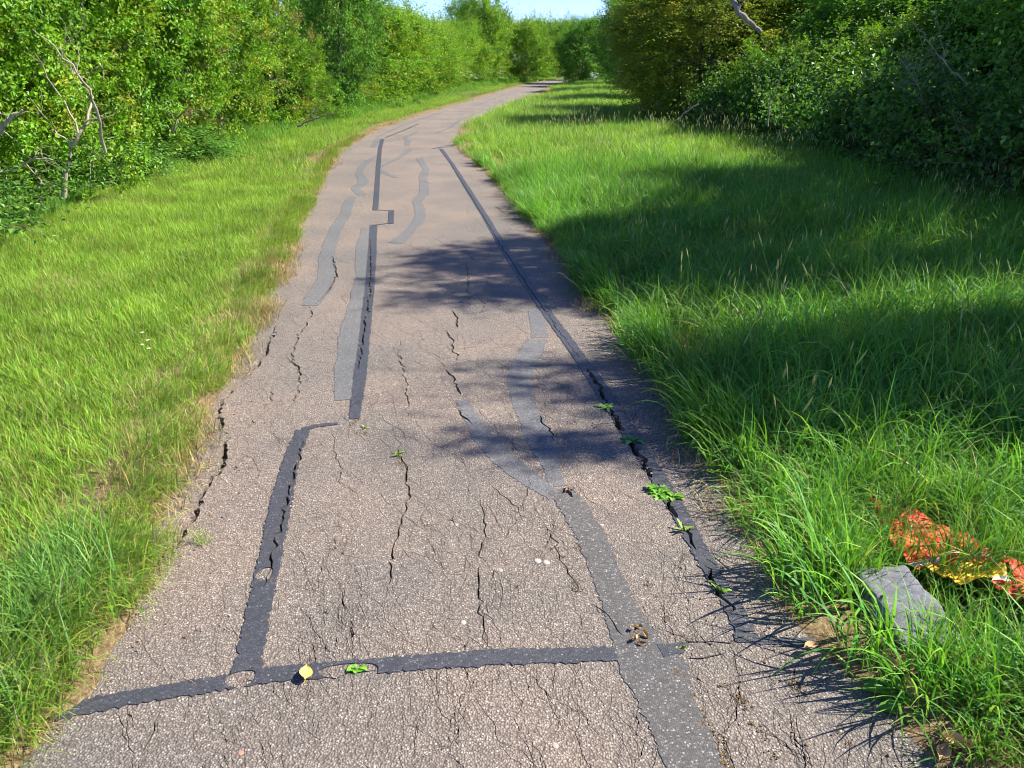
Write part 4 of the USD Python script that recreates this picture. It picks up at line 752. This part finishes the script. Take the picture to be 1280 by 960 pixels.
# bare branches and stems that show in the hedges
def ray(px, py, y):
    u, v = (px - 640) / FPX, (480 - py) / FPX; d = np.array([u, CT + v * ST, -ST + v * CT]); return np.array([0, 0, CAM_H]) + d * (y / d[1])
def bough(label, nodes, r0, r1, bark_, side=(), name="bare_branch", cate="branch"):
    P_ = np.array([ray(*n) for n in nodes]); o = P_[0].copy(); t = thing(name, label, cate, tuple(o)); tt = np.linspace(0, 1, len(P_)); fine = np.linspace(0, 1, 14)
    pts = np.stack([np.interp(fine, tt, P_[:, k]) for k in range(3)], 1) - o; pts[1:-1] += rs.normal(0, 0.010, (12, 3))
    obj("main_stem", tube(pts, np.linspace(r0, r1, 14), 7), bark_, t, smooth=True)
    for (i, d, L) in side:
        q = wiggle(pts[i], pts[i] + np.array(d) * L, 8, 0.018, rs)
        sb = obj("side_branch", tube(q, np.linspace(max(r1 * 1.1, 0.004), 0.0015, 8), 5), bark_, t, smooth=True)
        for k in range(3):
            j = int(rs.integers(2, 7)); obj("twig", tube(wiggle(q[j], q[j] + unit(np.array(d) + rs.normal(0, 0.8, 3)) * rs.uniform(0.1, 0.25), 5, 0.008, rs), np.linspace(0.0025, 0.001, 5), 4), bark_, t)
    for k in range(4):
        j = int(rs.integers(4, 13)); obj("twig", tube(wiggle(pts[j], pts[j] + unit(pts[-1] - pts[0] + rs.normal(0, 0.7, 3)) * rs.uniform(0.12, 0.3), 5, 0.01, rs), np.linspace(0.003, 0.001, 5), 4), bark_, t)
bough("long pale bare branch leaning down to the right in the near left hedge", [(132, 190, 8.6), (122, 142, 8.35), (110, 110, 8.2), (92, 85, 8.15), (66, 58, 8.1), (40, 36, 8.1)], 0.017, 0.004, "bark_pale", [(7, (-0.1, 0, 1), 0.5), (9, (0.4, 0, 0.8), 0.45), (4, (-0.5, 0.1, 0.7), 0.5)])
bough("thick pale stem forking low in the left hedge, above the grass", [(80, 246, 8.4), (84, 215, 8.4), (86, 192, 8.4), (98, 172, 8.4), (110, 150, 8.5), (116, 120, 8.7)], 0.030, 0.011, "bark_pale", [(6, (-0.6, 0.1, 0.8), 0.6), (8, (-0.4, 0.1, 1.0), 0.8), (9, (0.9, 0.1, 0.4), 0.4)], "leaning_sapling", "sapling")
bough("stout broken pale branch cut by the left picture edge", [(-14, 178, 7.3), (2, 160, 7.3), (14, 145, 7.3), (28, 137, 7.3)], 0.030, 0.010, "bark_pale")
bough("thin dead branch lying low at the left picture edge", [(2, 220, 7.6), (20, 208, 7.6), (44, 200, 7.55), (66, 200, 7.5)], 0.014, 0.006, "bark_pale", [(6, (0.5, 0, -0.8), 0.4), (9, (0.5, 0, 0.5), 0.3)])
bough("grey dead twigs sticking out of the left hedge low beside the maple", [(215, 168, 11.3), (222, 148, 11.3), (232, 138, 11.2)], 0.018, 0.006, "bark_grey", [(5, (-0.5, 0, 0.7), 0.5), (8, (0.8, 0, 0.3), 0.4)])
bough("dead branch lying along the grass under the left hedge, before the dark tree", [(372, 158, 16.6), (392, 149, 16.5), (418, 142, 16.3)], 0.020, 0.008, "bark_grey", [(5, (0.3, 0, 0.7), 0.5), (8, (-0.6, 0, 0.3), 0.4)])
bough("grey trunk leaning out between the olive-gold tree and the hedge at the top right", [(912, -6, 15.6), (922, 14, 15.6), (936, 28, 15.5), (951, 40, 15.5)], 0.055, 0.040, "bark_grey", [(4, (0.4, 0, 0.9), 0.6)], "leaning_tree", "tree")
bough("thin arching reddish stem in the dark of the right hedge", [(960, 158, 12.6), (962, 130, 12.6), (974, 98, 12.5), (996, 76, 12.4)], 0.012, 0.005, "bark_grey")
bough("tangle of bare grey twigs in the shaded right hedge", [(1170, 150, 9.9), (1154, 122, 9.6), (1138, 90, 9.5), (1118, 66, 9.5), (1095, 38, 9.5)], 0.008, 0.002, "bark_grey", [(3, (-0.9, 0, 0.5), 0.6), (5, (-0.5, 0, 1), 0.5), (6, (0.7, 0, 0.5), 0.5), (8, (0.9, -0.1, 0.2), 0.35), (4, (0.4, 0, 0.9), 0.6)])
bough("second bare grey twig crossing the right hedge beside the tangle", [(1210, 105, 8.9), (1180, 80, 8.9), (1160, 48, 8.9), (1140, 26, 8.9)], 0.010, 0.004, "bark_grey", [(5, (-0.4, 0, 1), 0.5), (8, (0.5, 0, 0.6), 0.4)])
bough("cut pale stick slanting out of the bramble beside the olive-gold tree", [(846, 150, 17.0), (858, 140, 16.9), (873, 130, 16.8)], 0.020, 0.016, "bark_pale", (), "cut_stick", "stick")

# houses behind the left hedge, roofs just showing
mat("roof_tile", {"g": ("geometry", {}), "w": ("wave_texture", {"bands_direction": "z", "scale": 3.0, "distortion": 0.4}), "r": ("rgb_ramp", {"ramp": [(0, (0.36, 0.21, 0.15)), (1, (0.48, 0.30, 0.22))]}), "b": ("bump", {"strength": 0.6, "distance": 0.05}), "p": ("principled_bsdf", {"roughness": 0.9})},
    [("g.position", "w.vector"), ("w.fac", "r.fac"), ("r.color", "p.base_color"), ("w.fac", "b.height"), ("b.normal", "p.normal")])
mat("house_wall", {"g": ("geometry", {}), "w": ("brick_texture", {"scale": 4, "color1": (0.36, 0.2, 0.13), "color2": (0.42, 0.25, 0.17), "mortar": (0.4, 0.36, 0.3)}), "p": ("principled_bsdf", {"roughness": 0.9})}, [("g.position", "w.vector"), ("w.color", "p.base_color")])
mat("window_dark", {"p": ("principled_bsdf", {"base_color": (0.03, 0.035, 0.04), "roughness": 0.1})})
def house(label, x, y, w, d, eave, ridge, rz):
    t = thing("house", label, "house", (x, y, 0), rz)
    b = trimesh.creation.box([w, d, eave]); b.apply_translation([0, 0, eave / 2]); obj("wall", b, "house_wall", t)
    o = 0.35; v = np.array([[-w / 2 - o, -d / 2 - o, eave], [w / 2 + o, -d / 2 - o, eave], [w / 2 + o, d / 2 + o, eave], [-w / 2 - o, d / 2 + o, eave], [-w / 2 - o, 0, ridge], [w / 2 + o, 0, ridge]])
    v = np.vstack([v + [0, 0, 0.02], v * [1, 1, 1] - [0, 0, 0.0]]); f = [[0, 1, 5], [0, 5, 4], [2, 3, 4], [2, 4, 5], [1, 2, 5], [3, 0, 4], [0, 2, 1], [0, 3, 2]]
    rf = obj("roof", (v[:6], np.array(f)), "roof_tile", t)
    for sx in (-0.28, 0.28):
        b = trimesh.creation.box([1.2, 0.08, 1.2]); b.apply_translation([sx * w, -d / 2 - 0.02, eave * 0.6]); obj("window", b, "window_dark", t)
house("house with pinkish tiled roof just showing above the left hedge, left one of two", -17.5, 118, 9, 8, 4.0, 6.9, 0.15)
house("house with tiled roof showing as a sliver above the hedge, right one of two", -8.5, 122, 8, 8, 3.9, 6.3, 0.1)

# crumbs on the asphalt: moss and grit along the cracks, bits of dry stalk
def crumbs(n, rad, cols, rng, size=(0.002, 0.006), flat=0.45):
    ico = trimesh.creation.icosphere(0, 1.0); parts = []
    for k in range(n):
        a, r = rng.random() * 6.283, rad * math.sqrt(rng.random()); sz = rng.uniform(*size)
        v = ico.vertices * (1 + 0.3 * rng.normal(0, 1, (len(ico.vertices), 1))) * [sz, sz * rng.uniform(0.5, 1), sz * flat] + [r * math.cos(a), r * math.sin(a), sz * flat * 0.5]
        parts.append((v, ico.faces, np.tile(np.clip(np.array(cols[rng.integers(0, len(cols))]) * rng.uniform(0.7, 1.3), 0, 0.9), (len(v), 1))))
    return cat(*parts)
rq = np.random.default_rng(91)
MOSS = [(0.13, 0.075, 0.025), (0.19, 0.11, 0.035), (0.10, 0.085, 0.025)]
P = [crumbs(12, 0.016, MOSS, rq, (0.001, 0.0035)) for _ in range(4)] + [crumbs(14, 0.08, [(0.30, 0.24, 0.19), (0.42, 0.36, 0.30), (0.12, 0.10, 0.08), (0.30, 0.2, 0.1)], rq, (0.0012, 0.0045), 0.7) for _ in range(4)]
sp = []
for nodes, dens in [([(842, 835), (860, 868), (880, 905), (905, 950), (920, 985)], 24), ([(848, 800), (838, 778), (826, 752), (815, 730)], 7), ([(776, 780), (765, 750), (750, 715), (742, 690)], 8), ([(905, 855), (925, 880), (950, 915), (965, 950)], 12), ([(990, 850), (1020, 880), (1060, 930)], 8), ([(735, 640), (722, 660), (728, 690)], 5), ([(690, 680), (712, 716), (730, 745)], 6), ([(215, 690), (195, 715), (205, 705)], 10), ([(447, 520), (440, 535), (470, 545)], 14), ([(497, 566), (506, 585)], 8), ([(788, 785), (808, 810)], 16)]:
    t = rq.random(dens) * (len(nodes) - 1); i = t.astype(int); f_ = (t - i)[:, None]; A = np.array(nodes, float); px = A[i] * (1 - f_) + A[np.minimum(i + 1, len(A) - 1)] * f_ + rq.normal(0, 3, (dens, 2))
    q_ = np.array([gp(*c_)[:2] for c_ in px]); sp.append(rows(q_, rq.uniform(0.5, 1.3, dens), rq.integers(0, 4, dens), z=0.001))
yy = np.concatenate([rq.uniform(1.0, 6, 150), rq.uniform(1.0, 9, 60)]); sd_ = np.where(rq.random(len(yy)) < 0.5, -1, 1); off = np.abs(rq.normal(0, 0.14, len(yy))) + 0.03
q_ = np.stack([np.where(sd_ < 0, edge(-1, yy) + off, edge(1, yy) - off), yy], 1); sp.append(rows(q_, rq.uniform(0.6, 1.3, len(yy)), 4 + rq.integers(0, 4, len(yy)), z=0.001))
instancer("moss_and_grit", P, np.vstack(sp), "pebble", label="brown moss crumbs and loose grit along cracks and edges of the path", cat="grit")
P = [blades(5, 0.12, 0.03, 0.09, 0.002, 0.3, 1.5, STRAW, rq, 3) for _ in range(5)]
yy = rq.uniform(1.0, 9, 90); sd_ = np.where(rq.random(90) < 0.55, -1, 1); off = np.abs(rq.normal(0, 0.22, 90)); q_ = np.stack([np.where(sd_ < 0, edge(-1, yy) + off, edge(1, yy) - off), yy], 1)
instancer("stalk_bits", P, rows(q_, rq.uniform(0.6, 1.2, 90), rq.integers(0, 5, 90), z=0.003), "dry", label="scattered bits of dry stalk lying on the asphalt", cat="dry grass")
